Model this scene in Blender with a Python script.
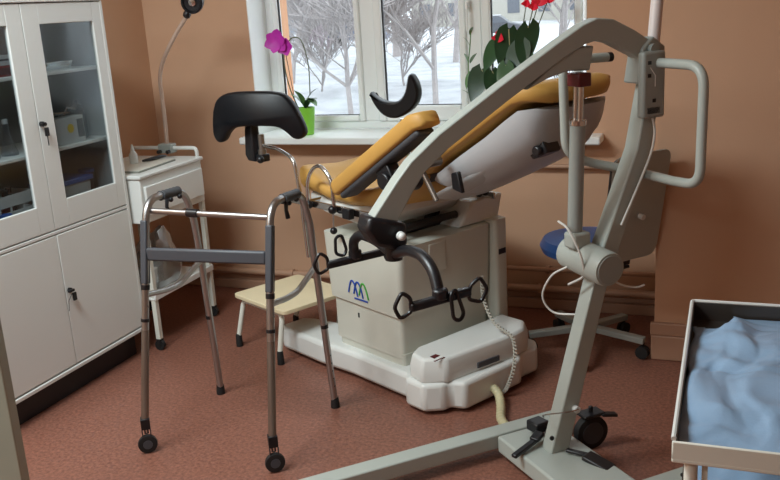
import bpy, bmesh, math, random
from mathutils import Vector, Matrix, noise
PI = math.pi
for o in list(bpy.data.objects): bpy.data.objects.remove(o)
scene = bpy.context.scene
COL = scene.collection
rad = math.radians

# ------------------------------------------------------------------ camera
def make_camera():
    yaw, pitch, roll, fpx = 0.37874, 0.261966, -0.059994, 879.0
    f = Vector((-math.sin(yaw)*math.cos(pitch), math.cos(yaw)*math.cos(pitch), -math.sin(pitch)))
    r = Vector((math.cos(yaw), math.sin(yaw), 0)); u = r.cross(f)
    c, s = math.cos(roll), math.sin(roll)
    r2 = c*r + s*u; u2 = -s*r + c*u
    cam = bpy.data.cameras.new('camera'); o = bpy.data.objects.new('camera', cam); COL.objects.link(o)
    m = Matrix((r2, u2, -f)).transposed().to_4x4(); m.translation = Vector((0, 0, 1.6))
    o.matrix_world = m
    cam.sensor_fit = 'HORIZONTAL'; cam.sensor_width = 36; cam.lens = fpx/780*36
    cam.clip_start = 0.05; cam.clip_end = 500
    scene.camera = o
make_camera()

# ------------------------------------------------------------------ world, lights, exposure
w = bpy.data.worlds.new('overcast_sky'); scene.world = w; w.use_nodes = True
nt = w.node_tree; nt.nodes.clear()
bg = nt.nodes.new('ShaderNodeBackground'); out = nt.nodes.new('ShaderNodeOutputWorld')
bg.inputs[0].default_value = (0.86, 0.93, 1.0, 1); bg.inputs[1].default_value = 3.2
nt.links.new(bg.outputs[0], out.inputs[0])
scene.view_settings.view_transform = 'Standard'; scene.view_settings.look = 'None'
scene.view_settings.gamma = 1; scene.view_settings.use_curve_mapping = False
scene.view_settings.exposure = 0.35

def area_light(name, loc, size, sizey, energy, color, rot=(0, 0, 0)):
    l = bpy.data.lights.new(name, 'AREA'); l.shape = 'RECTANGLE'; l.size = size; l.size_y = sizey
    l.energy = energy; l.color = color
    o = bpy.data.objects.new(name, l); COL.objects.link(o); o.location = loc; o.rotation_euler = rot
    return o
area_light('unseen_ceiling_light', (-2.3, 1.5, 2.78), 1.4, 0.6, 90, (0.86, 0.97, 1.0))  # unseen lamp added at the left, where the interior light comes from
area_light('unseen_ceiling_light', (-2.3, -1.0, 2.78), 1.4, 0.6, 45, (0.86, 0.97, 1.0))  # second unseen lamp, added to lift the walls that face the camera

# ------------------------------------------------------------------ materials
def lin(c):
    return tuple(((v/255)/12.92 if v/255 <= 0.04045 else ((v/255+0.055)/1.055)**2.4) for v in c) + (1,)
MATS = {}
def mat(name, rgb, rough=0.5, metal=0.0, var=0.06, scale=8.0, bump=0.0, bscale=80.0, spec=0.5, coat=0.0, rvar=0.08):
    if name in MATS: return MATS[name]
    m = bpy.data.materials.new(name); m.use_nodes = True; n = m.node_tree; b = n.nodes['Principled BSDF']
    tc = n.nodes.new('ShaderNodeTexCoord'); nz = n.nodes.new('ShaderNodeTexNoise'); nz.inputs['Scale'].default_value = scale
    nz.inputs['Detail'].default_value = 5
    n.links.new(tc.outputs['Object'], nz.inputs['Vector'])
    mx = n.nodes.new('ShaderNodeMix'); mx.data_type = 'RGBA'
    c = lin(rgb)
    mx.inputs[6].default_value = tuple(max(0, v*(1-var)) for v in c[:3]) + (1,)
    mx.inputs[7].default_value = tuple(min(1, v*(1+var)) for v in c[:3]) + (1,)
    n.links.new(nz.outputs['Fac'], mx.inputs[0]); n.links.new(mx.outputs[2], b.inputs['Base Color'])
    mr = n.nodes.new('ShaderNodeMapRange'); mr.inputs[3].default_value = max(0.02, rough-rvar); mr.inputs[4].default_value = min(1, rough+rvar)
    n.links.new(nz.outputs['Fac'], mr.inputs[0]); n.links.new(mr.outputs[0], b.inputs['Roughness'])
    b.inputs['Metallic'].default_value = metal; b.inputs['Specular IOR Level'].default_value = spec
    b.inputs['Coat Weight'].default_value = coat
    if bump:
        nb = n.nodes.new('ShaderNodeTexNoise'); nb.inputs['Scale'].default_value = bscale; nb.inputs['Detail'].default_value = 3
        n.links.new(tc.outputs['Object'], nb.inputs['Vector'])
        bp = n.nodes.new('ShaderNodeBump'); bp.inputs['Strength'].default_value = bump; bp.inputs['Distance'].default_value = 0.004
        n.links.new(nb.outputs['Fac'], bp.inputs['Height']); n.links.new(bp.outputs[0], b.inputs['Normal'])
    MATS[name] = m
    return m
def glass(name, tint, gloss=0.1, rough=0.02):
    if name in MATS: return MATS[name]
    m = bpy.data.materials.new(name); m.use_nodes = True; n = m.node_tree; n.nodes.clear()
    o = n.nodes.new('ShaderNodeOutputMaterial'); t = n.nodes.new('ShaderNodeBsdfTransparent'); g = n.nodes.new('ShaderNodeBsdfGlossy')
    t.inputs[0].default_value = tint; g.inputs['Roughness'].default_value = rough
    nz = n.nodes.new('ShaderNodeTexNoise'); nz.inputs['Scale'].default_value = 3
    fr = n.nodes.new('ShaderNodeLayerWeight'); fr.inputs[0].default_value = 0.35
    ma = n.nodes.new('ShaderNodeMath'); ma.operation = 'MULTIPLY'; ma.inputs[1].default_value = gloss*3
    mb = n.nodes.new('ShaderNodeMath'); mb.operation = 'ADD'; mb.inputs[1].default_value = gloss*0.4
    mc = n.nodes.new('ShaderNodeMapRange'); mc.inputs[3].default_value = 0.7; mc.inputs[4].default_value = 1.3
    md = n.nodes.new('ShaderNodeMath'); md.operation = 'MULTIPLY'
    mix = n.nodes.new('ShaderNodeMixShader')
    n.links.new(fr.outputs['Facing'], ma.inputs[0]); n.links.new(ma.outputs[0], mb.inputs[0])
    n.links.new(nz.outputs['Fac'], mc.inputs[0]); n.links.new(mb.outputs[0], md.inputs[0]); n.links.new(mc.outputs[0], md.inputs[1])
    n.links.new(md.outputs[0], mix.inputs[0]); n.links.new(t.outputs[0], mix.inputs[1]); n.links.new(g.outputs[0], mix.inputs[2])
    n.links.new(mix.outputs[0], o.inputs[0])
    MATS[name] = m
    return m
def floor_mat():
    m = mat('floor_linoleum', (132, 88, 74), 0.42, var=0.10, scale=2.2, bump=0.05, bscale=220)
    n = m.node_tree; b = n.nodes['Principled BSDF']
    src = b.inputs['Base Color'].links[0].from_socket
    tc = n.nodes['Texture Coordinate']
    nz = n.nodes.new('ShaderNodeTexNoise'); nz.inputs['Scale'].default_value = 75; nz.inputs['Detail'].default_value = 4; nz.inputs['Roughness'].default_value = 0.7
    n.links.new(tc.outputs['Object'], nz.inputs['Vector'])
    cr = n.nodes.new('ShaderNodeValToRGB'); cr.color_ramp.elements[0].position = 0.36; cr.color_ramp.elements[1].position = 0.66
    cr.color_ramp.elements[0].color = (0.62, 0.57, 0.55, 1); cr.color_ramp.elements[1].color = (1.28, 1.28, 1.22, 1)
    n.links.new(nz.outputs['Fac'], cr.inputs[0])
    mx = n.nodes.new('ShaderNodeMix'); mx.data_type = 'RGBA'; mx.blend_type = 'MULTIPLY'; mx.inputs[0].default_value = 1
    n.links.new(src, mx.inputs[6]); n.links.new(cr.outputs[0], mx.inputs[7]); n.links.new(mx.outputs[2], b.inputs['Base Color'])
    return m

M_wall = mat('wall_paint', (200, 160, 130), 0.75, var=0.05, scale=1.4, bump=0.12, bscale=60)
M_floor = floor_mat()
M_ceil = mat('ceiling_paint', (225, 222, 215), 0.8)
M_pvc = mat('window_plastic', (234, 238, 236), 0.35, var=0.02)
M_gasket = mat('black_gasket', (22, 22, 24), 0.6)
M_outwall = mat('outer_plaster', (214, 160, 122), 0.85)
M_white = mat('white_enamel', (222, 224, 220), 0.38, var=0.02, scale=2)
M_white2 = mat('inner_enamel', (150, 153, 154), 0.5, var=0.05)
M_pipe = mat('pipe_paint', (180, 142, 116), 0.5)
M_skirt = mat('skirting_paint', (168, 130, 106), 0.55)
M_black = mat('black_plastic', (20, 20, 24), 0.38, var=0.1)
M_blackv = mat('black_vinyl', (12, 14, 19), 0.42, var=0.1, bump=0.05, bscale=200, spec=0.35)
M_rubber = mat('black_rubber', (24, 23, 23), 0.7)
M_chrome = mat('chrome', (205, 205, 205), 0.16, 1.0, var=0.03, rvar=0.05)
M_alu = mat('brushed_aluminium', (172, 172, 172), 0.34, 1.0, var=0.05)
M_alud = mat('dull_aluminium', (140, 132, 124), 0.42, 0.9, var=0.06)
M_cream = mat('cream_plastic', (196, 196, 184), 0.42, var=0.03, scale=3)
M_creamw = mat('white_plastic', (214, 216, 212), 0.36, var=0.03, scale=3)
M_creamd = mat('grey_plastic', (168, 168, 166), 0.42, var=0.04, scale=3)
M_shell = mat('shell_grey', (178, 180, 182), 0.38, var=0.04)
M_mustard = mat('mustard_vinyl', (196, 150, 76), 0.55, var=0.08, scale=5, bump=0.06, bscale=150)
M_lift = mat('grey_enamel', (166, 172, 165), 0.4, var=0.04, scale=5)
M_liftd = mat('lift_grey_plastic', (150, 156, 151), 0.45, var=0.05)
M_darkgrey = mat('dark_grey_foam', (62, 64, 68), 0.6)
M_midgrey = mat('mid_grey_plastic', (66, 69, 75), 0.5)
M_blue = mat('blue_vinyl', (58, 116, 204), 0.38, var=0.08)
M_wood = mat('pale_plywood', (220, 205, 170), 0.4, var=0.08, scale=12)
M_sheet = mat('blue_nonwoven', (136, 164, 192), 0.36, var=0.1, scale=6, bump=0.15, bscale=120)
M_trolley = mat('trolley_paint', (214, 214, 203), 0.42, var=0.05)
M_traym = mat('tray_steel', (92, 84, 78), 0.35, 0.7)
M_leaf = mat('dark_leaf', (34, 66, 40), 0.36, var=0.35, scale=14)
M_leafm = mat('mid_leaf', (52, 92, 56), 0.34, var=0.3, scale=14)
M_leafl = mat('light_leaf', (84, 124, 66), 0.4, var=0.3, scale=14)
M_stem = mat('stem_green', (78, 84, 50), 0.5)
M_stemp = mat('pale_stem', (190, 186, 140), 0.5)
M_orchid = mat('orchid_petal', (196, 52, 178), 0.5, var=0.25, scale=30)
M_red = mat('anthurium_red', (236, 40, 66), 0.35, var=0.15)
M_greenpot = mat('green_pot', (132, 204, 66), 0.35, var=0.08)
M_potw = mat('white_pot', (216, 214, 206), 0.4)
M_soil = mat('soil', (52, 40, 32), 0.9)
M_darkred = mat('dark_red_plastic', (84, 18, 24), 0.4)
M_cardw = mat('white_carton', (190, 192, 190), 0.7)
M_cardr = mat('red_carton', (140, 40, 42), 0.7)
M_cardd = mat('dark_carton', (60, 60, 64), 0.7)
M_yellow = mat('yellow_print', (206, 178, 50), 0.6)
M_bluep = mat('blue_lid', (40, 80, 150), 0.4)
M_clear = glass('clear_plastic', (0.80, 0.84, 0.88, 1), 0.12, 0.25)
M_winglass = glass('window_glass', (0.86, 0.88, 0.88, 1), 0.04)
M_cabglass = glass('cabinet_glass', (0.80, 0.83, 0.84, 1), 0.04, 0.12)
M_hose = mat('ivory_hose', (186, 178, 142), 0.5)
M_coil = mat('grey_cable', (176, 172, 160), 0.5)
M_cable = mat('white_cable', (206, 206, 200), 0.45)
M_logob = mat('logo_blue', (28, 70, 160), 0.5)
M_logog = mat('logo_green', (70, 160, 60), 0.5)
M_snow = mat('snow', (182, 183, 186), 0.9, var=0.45, scale=0.9, bump=0.3, bscale=3)
M_bark = mat('frosty_bark', (158, 151, 149), 0.9, var=0.25, scale=9)
M_houseA = mat('ochre_plaster', (168, 165, 156), 0.9)
M_houseB = mat('grey_render', (140, 142, 148), 0.9)
M_houseC = mat('pink_plaster', (170, 150, 144), 0.9)
M_dkwin = mat('dark_window', (96, 100, 108), 0.3)
M_carA = mat('car_paint_blue', (104, 110, 128), 0.4)
M_carB = mat('car_paint_dark', (84, 86, 92), 0.4)
M_bag = glass('milky_bag', (0.72, 0.74, 0.74, 1), 0.35, 0.35)
M_paper = mat('grey_folder', (128, 128, 118), 0.6)
M_stand = mat('door_paint', (150, 155, 140), 0.5)
M_pinkpole = mat('pole_paint', (214, 204, 200), 0.4)
M_lamptube = mat('lamp_tube', (196, 172, 156), 0.35, 0.3)

# ------------------------------------------------------------------ mesh helpers
def arc(c, r, a0, a1, n, plane='xy', off=0.0):
    out = []
    for i in range(n+1):
        a = rad(a0 + (a1-a0)*i/n); p, q = c[0]+r*math.cos(a), c[1]+r*math.sin(a)
        out.append({'xy': (p, q, off), 'xz': (p, off, q), 'yz': (off, p, q)}[plane])
    return out
def fillet(pts, r, n=5, closed=False):
    P = [Vector(p) for p in pts]; N = len(P); res = []
    for i, p in enumerate(P):
        if not closed and i in (0, N-1): res.append(p); continue
        a, b = P[i-1], P[(i+1) % N]
        rr = r[i] if isinstance(r, (list, tuple)) else r
        da, db = (a-p), (b-p); t = min(rr, da.length*0.48, db.length*0.48)
        if t < 1e-5: res.append(p); continue
        s, e = p+da.normalized()*t, p+db.normalized()*t
        for k in range(n+1):
            u = k/n; res.append(s*(1-u)**2 + p*2*u*(1-u) + e*u*u)
    return res
def smooth_path(pts, n=8):
    P = [Vector(p) for p in pts]; Q = [P[0]*2-P[1]] + P + [P[-1]*2-P[-2]]; out = []
    for i in range(1, len(Q)-2):
        a, b, c, d = Q[i-1:i+3]
        for k in range(n):
            t = k/n
            out.append(0.5*((2*b)+(c-a)*t+(2*a-5*b+4*c-d)*t*t+(3*b-a-3*c+d)*t**3))
    out.append(P[-1]); return out

class MB:
    def __init__(s): s.bm = bmesh.new()
    def ring(s, pts): return [s.bm.verts.new(p) for p in pts]
    def bridge(s, a, b):
        n = len(a)
        for i in range(n): s.bm.faces.new((a[i], a[(i+1) % n], b[(i+1) % n], b[i]))
    def loft(s, rings, cap=True, closed=False):
        R = [s.ring(r) for r in rings]
        for i in range(len(R)-1): s.bridge(R[i], R[i+1])
        if closed: s.bridge(R[-1], R[0])
        elif cap: s.bm.faces.new(list(reversed(R[0]))); s.bm.faces.new(R[-1])
        return s
    def box(s, lo, hi, M=None):
        x0, y0, z0 = lo; x1, y1, z1 = hi
        a = [Vector(p) for p in ((x0, y0, z0), (x1, y0, z0), (x1, y1, z0), (x0, y1, z0))]
        b = [Vector(p) for p in ((x0, y0, z1), (x1, y0, z1), (x1, y1, z1), (x0, y1, z1))]
        if M: a = [M @ p for p in a]; b = [M @ p for p in b]
        return s.loft([a, b])
    def bar(s, p0, p1, w, h, up=(0, 0, 1)):
        p0, p1 = Vector(p0), Vector(p1); d = (p1-p0).normalized(); sd = d.cross(Vector(up)).normalized(); u = sd.cross(d)
        q = lambda p: [p+sd*w/2+u*h/2, p-sd*w/2+u*h/2, p-sd*w/2-u*h/2, p+sd*w/2-u*h/2]
        return s.loft([q(p0), q(p1)])
    def prism(s, poly, axis, lo, hi):
        f = {'x': lambda p, v: (v, p[0], p[1]), 'y': lambda p, v: (p[0], v, p[1]), 'z': lambda p, v: (p[0], p[1], v)}[axis]
        return s.loft([[f(p, lo) for p in poly], [f(p, hi) for p in poly]])
    def tube(s, pts, r, seg=12, closed=False, prof=None):
        P = [Vector(p) for p in pts]; N = len(P)
        T = []
        for i in range(N):
            a = P[i-1] if (i > 0 or closed) else P[0]; b = P[(i+1) % N] if (i < N-1 or closed) else P[-1]
            T.append((b-a).normalized())
        up = Vector((0, 0, 1)) if abs(T[0].z) < 0.9 else Vector((1, 0, 0))
        nrm = (up - T[0]*up.dot(T[0])).normalized(); rings = []
        for i in range(N):
            nrm = (nrm - T[i]*nrm.dot(T[i])).normalized(); bn = T[i].cross(nrm)
            rr = r[i] if isinstance(r, (list, tuple)) else r
            if prof: rings.append([P[i]+nrm*a+bn*b for a, b in prof])
            else: rings.append([P[i]+(nrm*math.cos(2*PI*k/seg)+bn*math.sin(2*PI*k/seg))*rr for k in range(seg)])
        return s.loft(rings, closed=closed)
    def cyl(s, p0, p1, r0, r1=None, seg=20): return s.tube([p0, p1], [r0, r0 if r1 is None else r1], seg)
    def lathe(s, prof, c=(0, 0, 0), ax=(0, 0, 1), seg=20):
        c = Vector(c); ax = Vector(ax).normalized(); up = Vector((1, 0, 0)) if abs(ax.x) < 0.9 else Vector((0, 1, 0))
        e = (up-ax*up.dot(ax)).normalized(); g = ax.cross(e)
        return s.loft([[c+ax*z+(e*math.cos(2*PI*k/seg)+g*math.sin(2*PI*k/seg))*max(r, 1e-4) for k in range(seg)] for r, z in prof])
    def ball(s, c, r, sx=1, sy=1, sz=1, seg=14):
        pr = [(r*math.sin(PI*i/10), -r*math.cos(PI*i/10)) for i in range(11)]
        m = MB(); m.lathe(pr, seg=seg)
        base = len(s.bm.verts); vm = {}
        for v in m.bm.verts: vm[v] = s.bm.verts.new((c[0]+v.co.x*sx, c[1]+v.co.y*sy, c[2]+v.co.z*sz))
        for f in m.bm.faces: s.bm.faces.new([vm[v] for v in f.verts])
        m.bm.free(); return s
    def build(s, name, m, parent=None, bevel=0.0, seg=2, smooth=35, sub=0, label=None):
        bmesh.ops.recalc_face_normals(s.bm, faces=s.bm.faces)
        me = bpy.data.meshes.new(name); s.bm.to_mesh(me); s.bm.free()
        for p in me.polygons: p.use_smooth = True
        me.set_sharp_from_angle(angle=rad(smooth))
        me.materials.append(m)
        o = bpy.data.objects.new(name, me); COL.objects.link(o)
        if bevel:
            b = o.modifiers.new('bevel', 'BEVEL'); b.width = bevel; b.segments = seg; b.limit_method = 'ANGLE'; b.angle_limit = rad(35)
            b.harden_normals = False
        if sub:
            b = o.modifiers.new('sub', 'SUBSURF'); b.levels = sub; b.render_levels = sub
        if parent: o.parent = parent
        if label: o['label'] = label
        return o
def B(lo, hi): return MB().box(lo, hi)
def tag(o, label, cat, group=None):
    o['label'] = label; o['category'] = cat
    if group: o['group'] = group
    return o
def thing(name, label, cat, loc=(0, 0, 0), deg=0, group=None):
    o = bpy.data.objects.new(name, None); COL.objects.link(o); o.location = loc; o.rotation_euler = (0, 0, rad(deg))
    o.empty_display_size = 0.1
    return tag(o, label, cat, group)
def struct(o): o['kind'] = 'structure'; return o

# ================================================================== ROOM
XL, XR, YB, YW, ZC = -3.2, 2.6, -3.2, 4.4, 2.85
struct(B((XL-.2, YB-.2, -.12), (XR+.2, YW+.45, 0)).build('floor', M_floor))
struct(B((XL-.2, YB-.2, ZC), (XR+.2, YW+.45, ZC+.15)).build('ceiling', M_ceil))
struct(B((XL-.2, YB-.2, 0), (XL, YW+.45, ZC)).build('wall_left', M_wall))
struct(B((XR, YB-.2, 0), (XR+.2, YW+.45, ZC)).build('wall_right', M_wall))
struct(B((XL, YB-.2, 0), (XR, YB, ZC)).build('wall_rear', M_wall))
WX0, WX1, WZ0, WZ1 = -2.516, -0.667, 0.885, 2.35
m = MB()
m.box((XL, YW, 0), (WX0, YW+.3, ZC)); m.box((WX1, YW, 0), (XR, YW+.3, ZC))
m.box((WX0, YW, 0), (WX1, YW+.3, WZ0)); m.box((WX0, YW, WZ1), (WX1, YW+.3, ZC))
struct(m.build('wall_window', M_wall))
# outer brickwork reveal around the opening
m = MB()
m.box((XL, YW+.3, -1.0), (WX0+.015, YW+.45, ZC)); m.box((WX1-.015, YW+.3, -1.0), (XR, YW+.45, ZC))
m.box((WX0+.015, YW+.3, -1.0), (WX1-.015, YW+.45, WZ0)); m.box((WX0+.015, YW+.3, WZ1), (WX1-.015, YW+.45, ZC))
struct(m.build('wall_outside', M_outwall))
# white reveal lining
m = MB()
m.box((WX0, YW-.002, .925), (WX0+.006, YW+.2, WZ1)); m.box((WX1-.006, YW-.002, .925), (WX1, YW+.2, WZ1)); m.box((WX0, YW-.002, WZ1-.006), (WX1, YW+.2, WZ1))
struct(m.build('trim_1', M_pvc))
# projecting wall at right
struct(B((-.284, 3.82, 0), (XR, YW, ZC)).build('wall_projection', M_wall))
m = MB(); m.box((-.296, 3.80, 0), (XR, 3.822, .115)); m.box((-.300, 3.80, .115), (XR, 3.823, .175))
struct(m.build('baseboard_right', M_skirt, bevel=.006))
m = MB(); m.box((XL, 4.355, 0), (-.284, 4.4, .055)); m.box((XL, 4.375, .055), (-.284, 4.4, .085))
struct(m.build('baseboard_window', M_skirt, bevel=.005))
# heating pipes along the window wall
def pipe(z, x0, x1, y, r, lab, brackets):
    t = thing('heating_pipe', lab, 'pipe', (0, 0, 0), 0, None)
    MB().tube([(x0, y, z), (x1, y, z)], r, 12).build('pipe', M_pipe, t)
    for bx in brackets:
        mm = MB(); mm.lathe([(r+.007, -.009), (r+.007, .009)], (bx, y, z), (1, 0, 0), 14); mm.box((bx-.006, y, z-.008), (bx+.006, YW, z+.008))
        mm.build('bracket', M_pipe, t)
pipe(.118, XL, -.284, 4.345, .019, 'painted heating pipe running low along the window wall just above the skirting', (-2.35, -.9))
pipe(.222, -1.15, -.284, 4.345, .013, 'thin painted heating pipe above the low one, behind the blue swivel chair', (-.86,))
pipe(.764, -1.0, -.45, 4.36, .012, 'thin painted pipe on the wall just under the window sill, right of the chair headrest', (-.72,))

# ---- window
wf, wb = 4.60, 4.67
win = bpy.data.objects.new('window_1', None); COL.objects.link(win); struct(win)
def frame_rect(x0, x1, z0, z1, l, r, b, t, y0, y1, name, bev=.006):
    mm = MB()
    mm.box((x0, y0, z0), (x0+l, y1, z1)); mm.box((x1-r, y0, z0), (x1, y1, z1))
    mm.box((x0+l, y0, z0), (x1-r, y1, z0+b)); mm.box((x0+l, y0, z1-t), (x1-r, y1, z1))
    return mm.build(name, M_pvc, win, bevel=bev)
frame_rect(WX0, WX1, .925, WZ1, .05, .035, .045, .06, wf, wb, 'window_frame')
m = MB(); m.box((-1.935, wf, .97), (-1.845, wb, WZ1-.06)); m.box((-1.335, wf, .97), (-1.245, wb, WZ1-.06)); m.build('mullion', M_pvc, win, bevel=.006)
panes = [(-2.431, -1.964, 1.002, 0), (-1.80, -1.365, 1.052, 1), (-1.192, -.757, 1.052, 1)]
for i, (x0, x1, z0, kind) in enumerate(panes):
    l, r, b = (.037, .035, .035) if kind == 0 else (.05, .04, .085)
    s_ = frame_rect(x0-l, x1+r, z0-b, WZ1-.05, l, r, b, .06, wf-.018, wf+.04, 'sash', .01)
    zz = WZ1-.11
    mm = MB(); g = .007
    mm.box((x0, wf-.0, z0), (x0+g, wf+.012, zz)); mm.box((x1-g*.5, wf, z0), (x1, wf+.012, zz)); mm.box((x0, wf, z0), (x1, wf+.012, z0+g*.6))
    mm.build('gasket', M_gasket, s_)
    B((x0, wf+.014, z0), (x1, wf+.02, zz)).build('pane', M_winglass, s_)
mm = MB(); mm.box((-1.318, wf-.04, 1.55), (-1.298, wf-.018, 1.60)); mm.box((-1.314, wf-.05, 1.44), (-1.302, wf-.04, 1.585)); mm.build('handle', M_pvc, win, bevel=.004)
struct(B((-2.575, 4.27, .885), (-.585, wf+.01, .925)).build('trim_2', M_pvc, bevel=.008))
# out-of-view housings for the two added ceiling lights
t = thing('unseen_ceiling_lamp', 'unseen ceiling lamp above the cabinet side, added to light the interior', 'lamp', (-2.3, 1.5, 2.79))
B((-.62, -.2, 0), (.62, .2, .06)).build('housing', M_white, t)
t = thing('unseen_ceiling_lamp', 'unseen ceiling lamp behind the camera, added to brighten the far walls', 'lamp', (-2.3, -1.0, 2.79))
B((-.62, -.2, 0), (.62, .2, .06)).build('housing', M_white, t)
# painted post at the left edge of the view
m = MB(); p = Vector((-2.00, 1.855))
m.box((-.14, -.03, 0.0), (0, .03, 2.05), Matrix.Translation((p.x, p.y, 0)) @ Matrix.Rotation(rad(205+180), 4, 'Z'))
d1 = struct(m.build('trim_3', M_stand, bevel=.004))

# ================================================================== GLASS-FRONTED CABINET
def glass_cabinet():
    t = thing('medicine_cabinet', 'tall white metal cabinet with two glazed upper doors against the left wall', 'cabinet', (-2.66, 2.857, 0))
    # local: x 0 = door face, -.4 back; y -.497..+.497
    D, Wd, z0, z1 = -.40, .497, .128, 1.745
    m = MB()
    m.box((D, -Wd, z0), (D+.012, Wd, z1)); m.box((D, -Wd, z0), (-.02, -Wd+.015, z1)); m.box((D, Wd-.015, z0), (-.02, Wd, z1))
    m.box((D, -Wd, z0), (-.02, Wd, z0+.018)); m.box((D, -Wd, z1-.055), (-.02, Wd, z1)); m.box((D, -Wd, .735), (-.02, Wd, .755))
    m.box((-.03, -Wd, 1.69), (.006, Wd, z1)); m.box((-.02, Wd-.014, z0), (.002, Wd+.006, 1.69)); m.box((-.02, -Wd-.006, z0), (.002, -Wd+.014, 1.69))
    m.box((-.02, -Wd, z0-.006), (.004, Wd, z0+.012)); m.box((-.02, -Wd, .737), (.0, Wd, .752))
    m.build('body', M_white, t, bevel=.003)
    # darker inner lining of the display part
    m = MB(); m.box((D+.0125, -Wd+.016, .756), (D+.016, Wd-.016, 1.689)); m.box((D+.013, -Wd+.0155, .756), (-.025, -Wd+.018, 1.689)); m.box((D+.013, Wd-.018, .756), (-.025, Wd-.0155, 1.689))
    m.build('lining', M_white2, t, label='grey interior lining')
    B((D+.02, -Wd+.03, 0), (-.05, Wd-.03, z0)).build('plinth', M_black, t, label='black recessed plinth')
    for z in (1.392, 1.070):
        m = MB(); m.box((D+.02, -Wd+.02, z), (-.035, Wd-.02, z+.016)); m.build('shelf', M_white, t, bevel=.003)
    for s in (-1, 1):
        ya, yb = (-.487, -.002) if s < 0 else (.002, .487)
        ga, gb = (-.427, -.085) if s < 0 else (.095, .428)
        m = MB()
        m.box((-.018, ya, .757), (0, ga, 1.686)); m.box((-.018, gb, .757), (0, yb, 1.686))
        m.box((-.018, ga, .757), (0, gb, .872)); m.box((-.018, ga, 1.603), (0, gb, 1.686))
        d = m.build('door', M_white, t, bevel=.0025)
        B((-.012, ga-.004, .868), (-.009, gb+.004, 1.607)).build('pane', M_cabglass, d)
        if s > 0:
            m = MB(); m.cyl((0, .014, 1.205), (.012, .014, 1.205), .011); m.tube([(.012, .014, 1.205), (.026, .012, 1.205)], .008); m.box((.012, -.004, 1.200), (.022, .016, 1.210)); m.build('lock', M_black, d)
            m = MB(); m.box((.018, .008, 1.155), (.026, .028, 1.190)); m.box((.020, .015, 1.115), (.023, .020, 1.157)); m.build('key', M_black, d, bevel=.002)
        m = MB(); m.box((-.018, ya, .147), (0, yb, .733)); d = m.build('door', M_white, t, bevel=.003)
        if s > 0:
            m = MB(); m.cyl((0, .022, .482), (.012, .022, .482), .010); m.box((.012, .0, .477), (.026, .029, .487)); m.build('lock', M_black, d)
            m = MB(); m.box((.018, .018, .435), (.026, .036, .470)); m.tube([(.022, .014, .47), (.022, -.012, .445), (.022, -.02, .40)], .0015, 6); m.build('key', M_black, d)
    return t
glass_cabinet()
def cab_item(name, label, cat, y, z, x=-2.74, group=None, deg=0): return thing(name, label, cat, (x, y, z), deg, group)
S1, S2, S0 = 1.409, 1.087, .756
t = cab_item('kidney_dish', 'steel kidney dish on the top shelf behind the right cabinet door', 'dish', 3.11, S1, -2.76)
m = MB(); pr = []
for i in range(24):
    a = 2*PI*i/24; pr.append((.045*math.cos(a)-.02*math.cos(2*a), .095*math.sin(a)))
m.loft([[(p[0]*.8, p[1]*.85, 0) for p in pr], [(p[0], p[1], .032) for p in pr], [(p[0]*1.05, p[1]*1.04, .033) for p in pr], [(p[0]*.95, p[1]*.95, .030) for p in pr], [(p[0]*.76, p[1]*.8, .004) for p in pr]])
m.build('bowl', M_chrome, t)
t = cab_item('carton', 'red medicine carton lying on the top shelf behind the left cabinet door', 'box', 2.77, S1, -2.75)
B((-.04, -.09, 0), (.04, .075, .042)).build('carton_body', M_cardr, t, bevel=.002); B((.0405, -.03, .008), (.0415, .05, .034)).build('printed_panel', M_darkred, t)
t = cab_item('carton', 'flat white carton lying on the red one behind the left cabinet door', 'box', 2.77, S1+.043, -2.75)
B((-.04, -.09, 0), (.04, .085, .04)).build('carton_body', M_cardw, t, bevel=.002); B((.0405, -.06, .018), (.0415, .06, .026)).build('print_band', M_cardd, t)
t = cab_item('carton', 'low dark carton behind the red one on the cabinet top shelf', 'box', 2.84, S1, -2.90)
B((-.04, -.11, 0), (.04, .09, .07)).build('carton_body', M_cardd, t, bevel=.002)
# middle shelf, left door: glass flasks
for i, (y, lab) in enumerate(((2.70, 'conical glass flask on the middle cabinet shelf, nearer the left edge of the photo'), (2.80, 'conical glass flask on the middle cabinet shelf beside the door post'))):
    t = cab_item('flask', lab, 'flask', y, S2, -2.78)
    MB().lathe([(.034, 0), (.036, .006), (.013, .085), (.012, .125), (.016, .13)], seg=18).build('vessel', M_clear, t)
    MB().lathe([(.013, .13), (.013, .146), (.009, .15)], seg=14).build('stopper', M_cardw, t)
# middle shelf, right door
t = cab_item('carton', 'white carton with a yellow sun mark on the middle cabinet shelf', 'box', 3.11, S2, -2.75)
B((-.035, -.09, 0), (.03, .09, .115)).build('carton_body', M_cardw, t, bevel=.002)
MB().cyl((.0305, 0, .065), (.0315, 0, .065), .02).build('sun_print', M_yellow, t)
B((.0305, .045, .02), (.0315, .085, .10)).build('grey_print', M_midgrey, t)
for k, (dy, dz, r) in enumerate(((-.05, .03, .030), (.0, .025, .025), (.05, .028, .024))):
    pass
t = cab_item('instrument_pack', 'crumpled clear pack of steel instruments on top of the sun-marked carton', 'pack', 3.10, S2+.116, -2.75)
m = MB(); random.seed(4)
for k in range(7):
    a = random.uniform(-.8, .8); y = random.uniform(-.07, .05); z = random.uniform(.012, .045)
    m.tube([(-.01, y, .006), (.0, y+.02*a, z), (.01, y+.05, z*.7)], .004, 6)
m.build('forceps', M_chrome, t)
t = cab_item('glass_jar', 'squat glass jar on the middle cabinet shelf next to the sun-marked carton', 'jar', 3.255, S2, -2.80)
MB().lathe([(.036, 0), (.04, .01), (.04, .10), (.03, .12), (.03, .13)], seg=20).build('vessel', M_clear, t)
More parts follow.
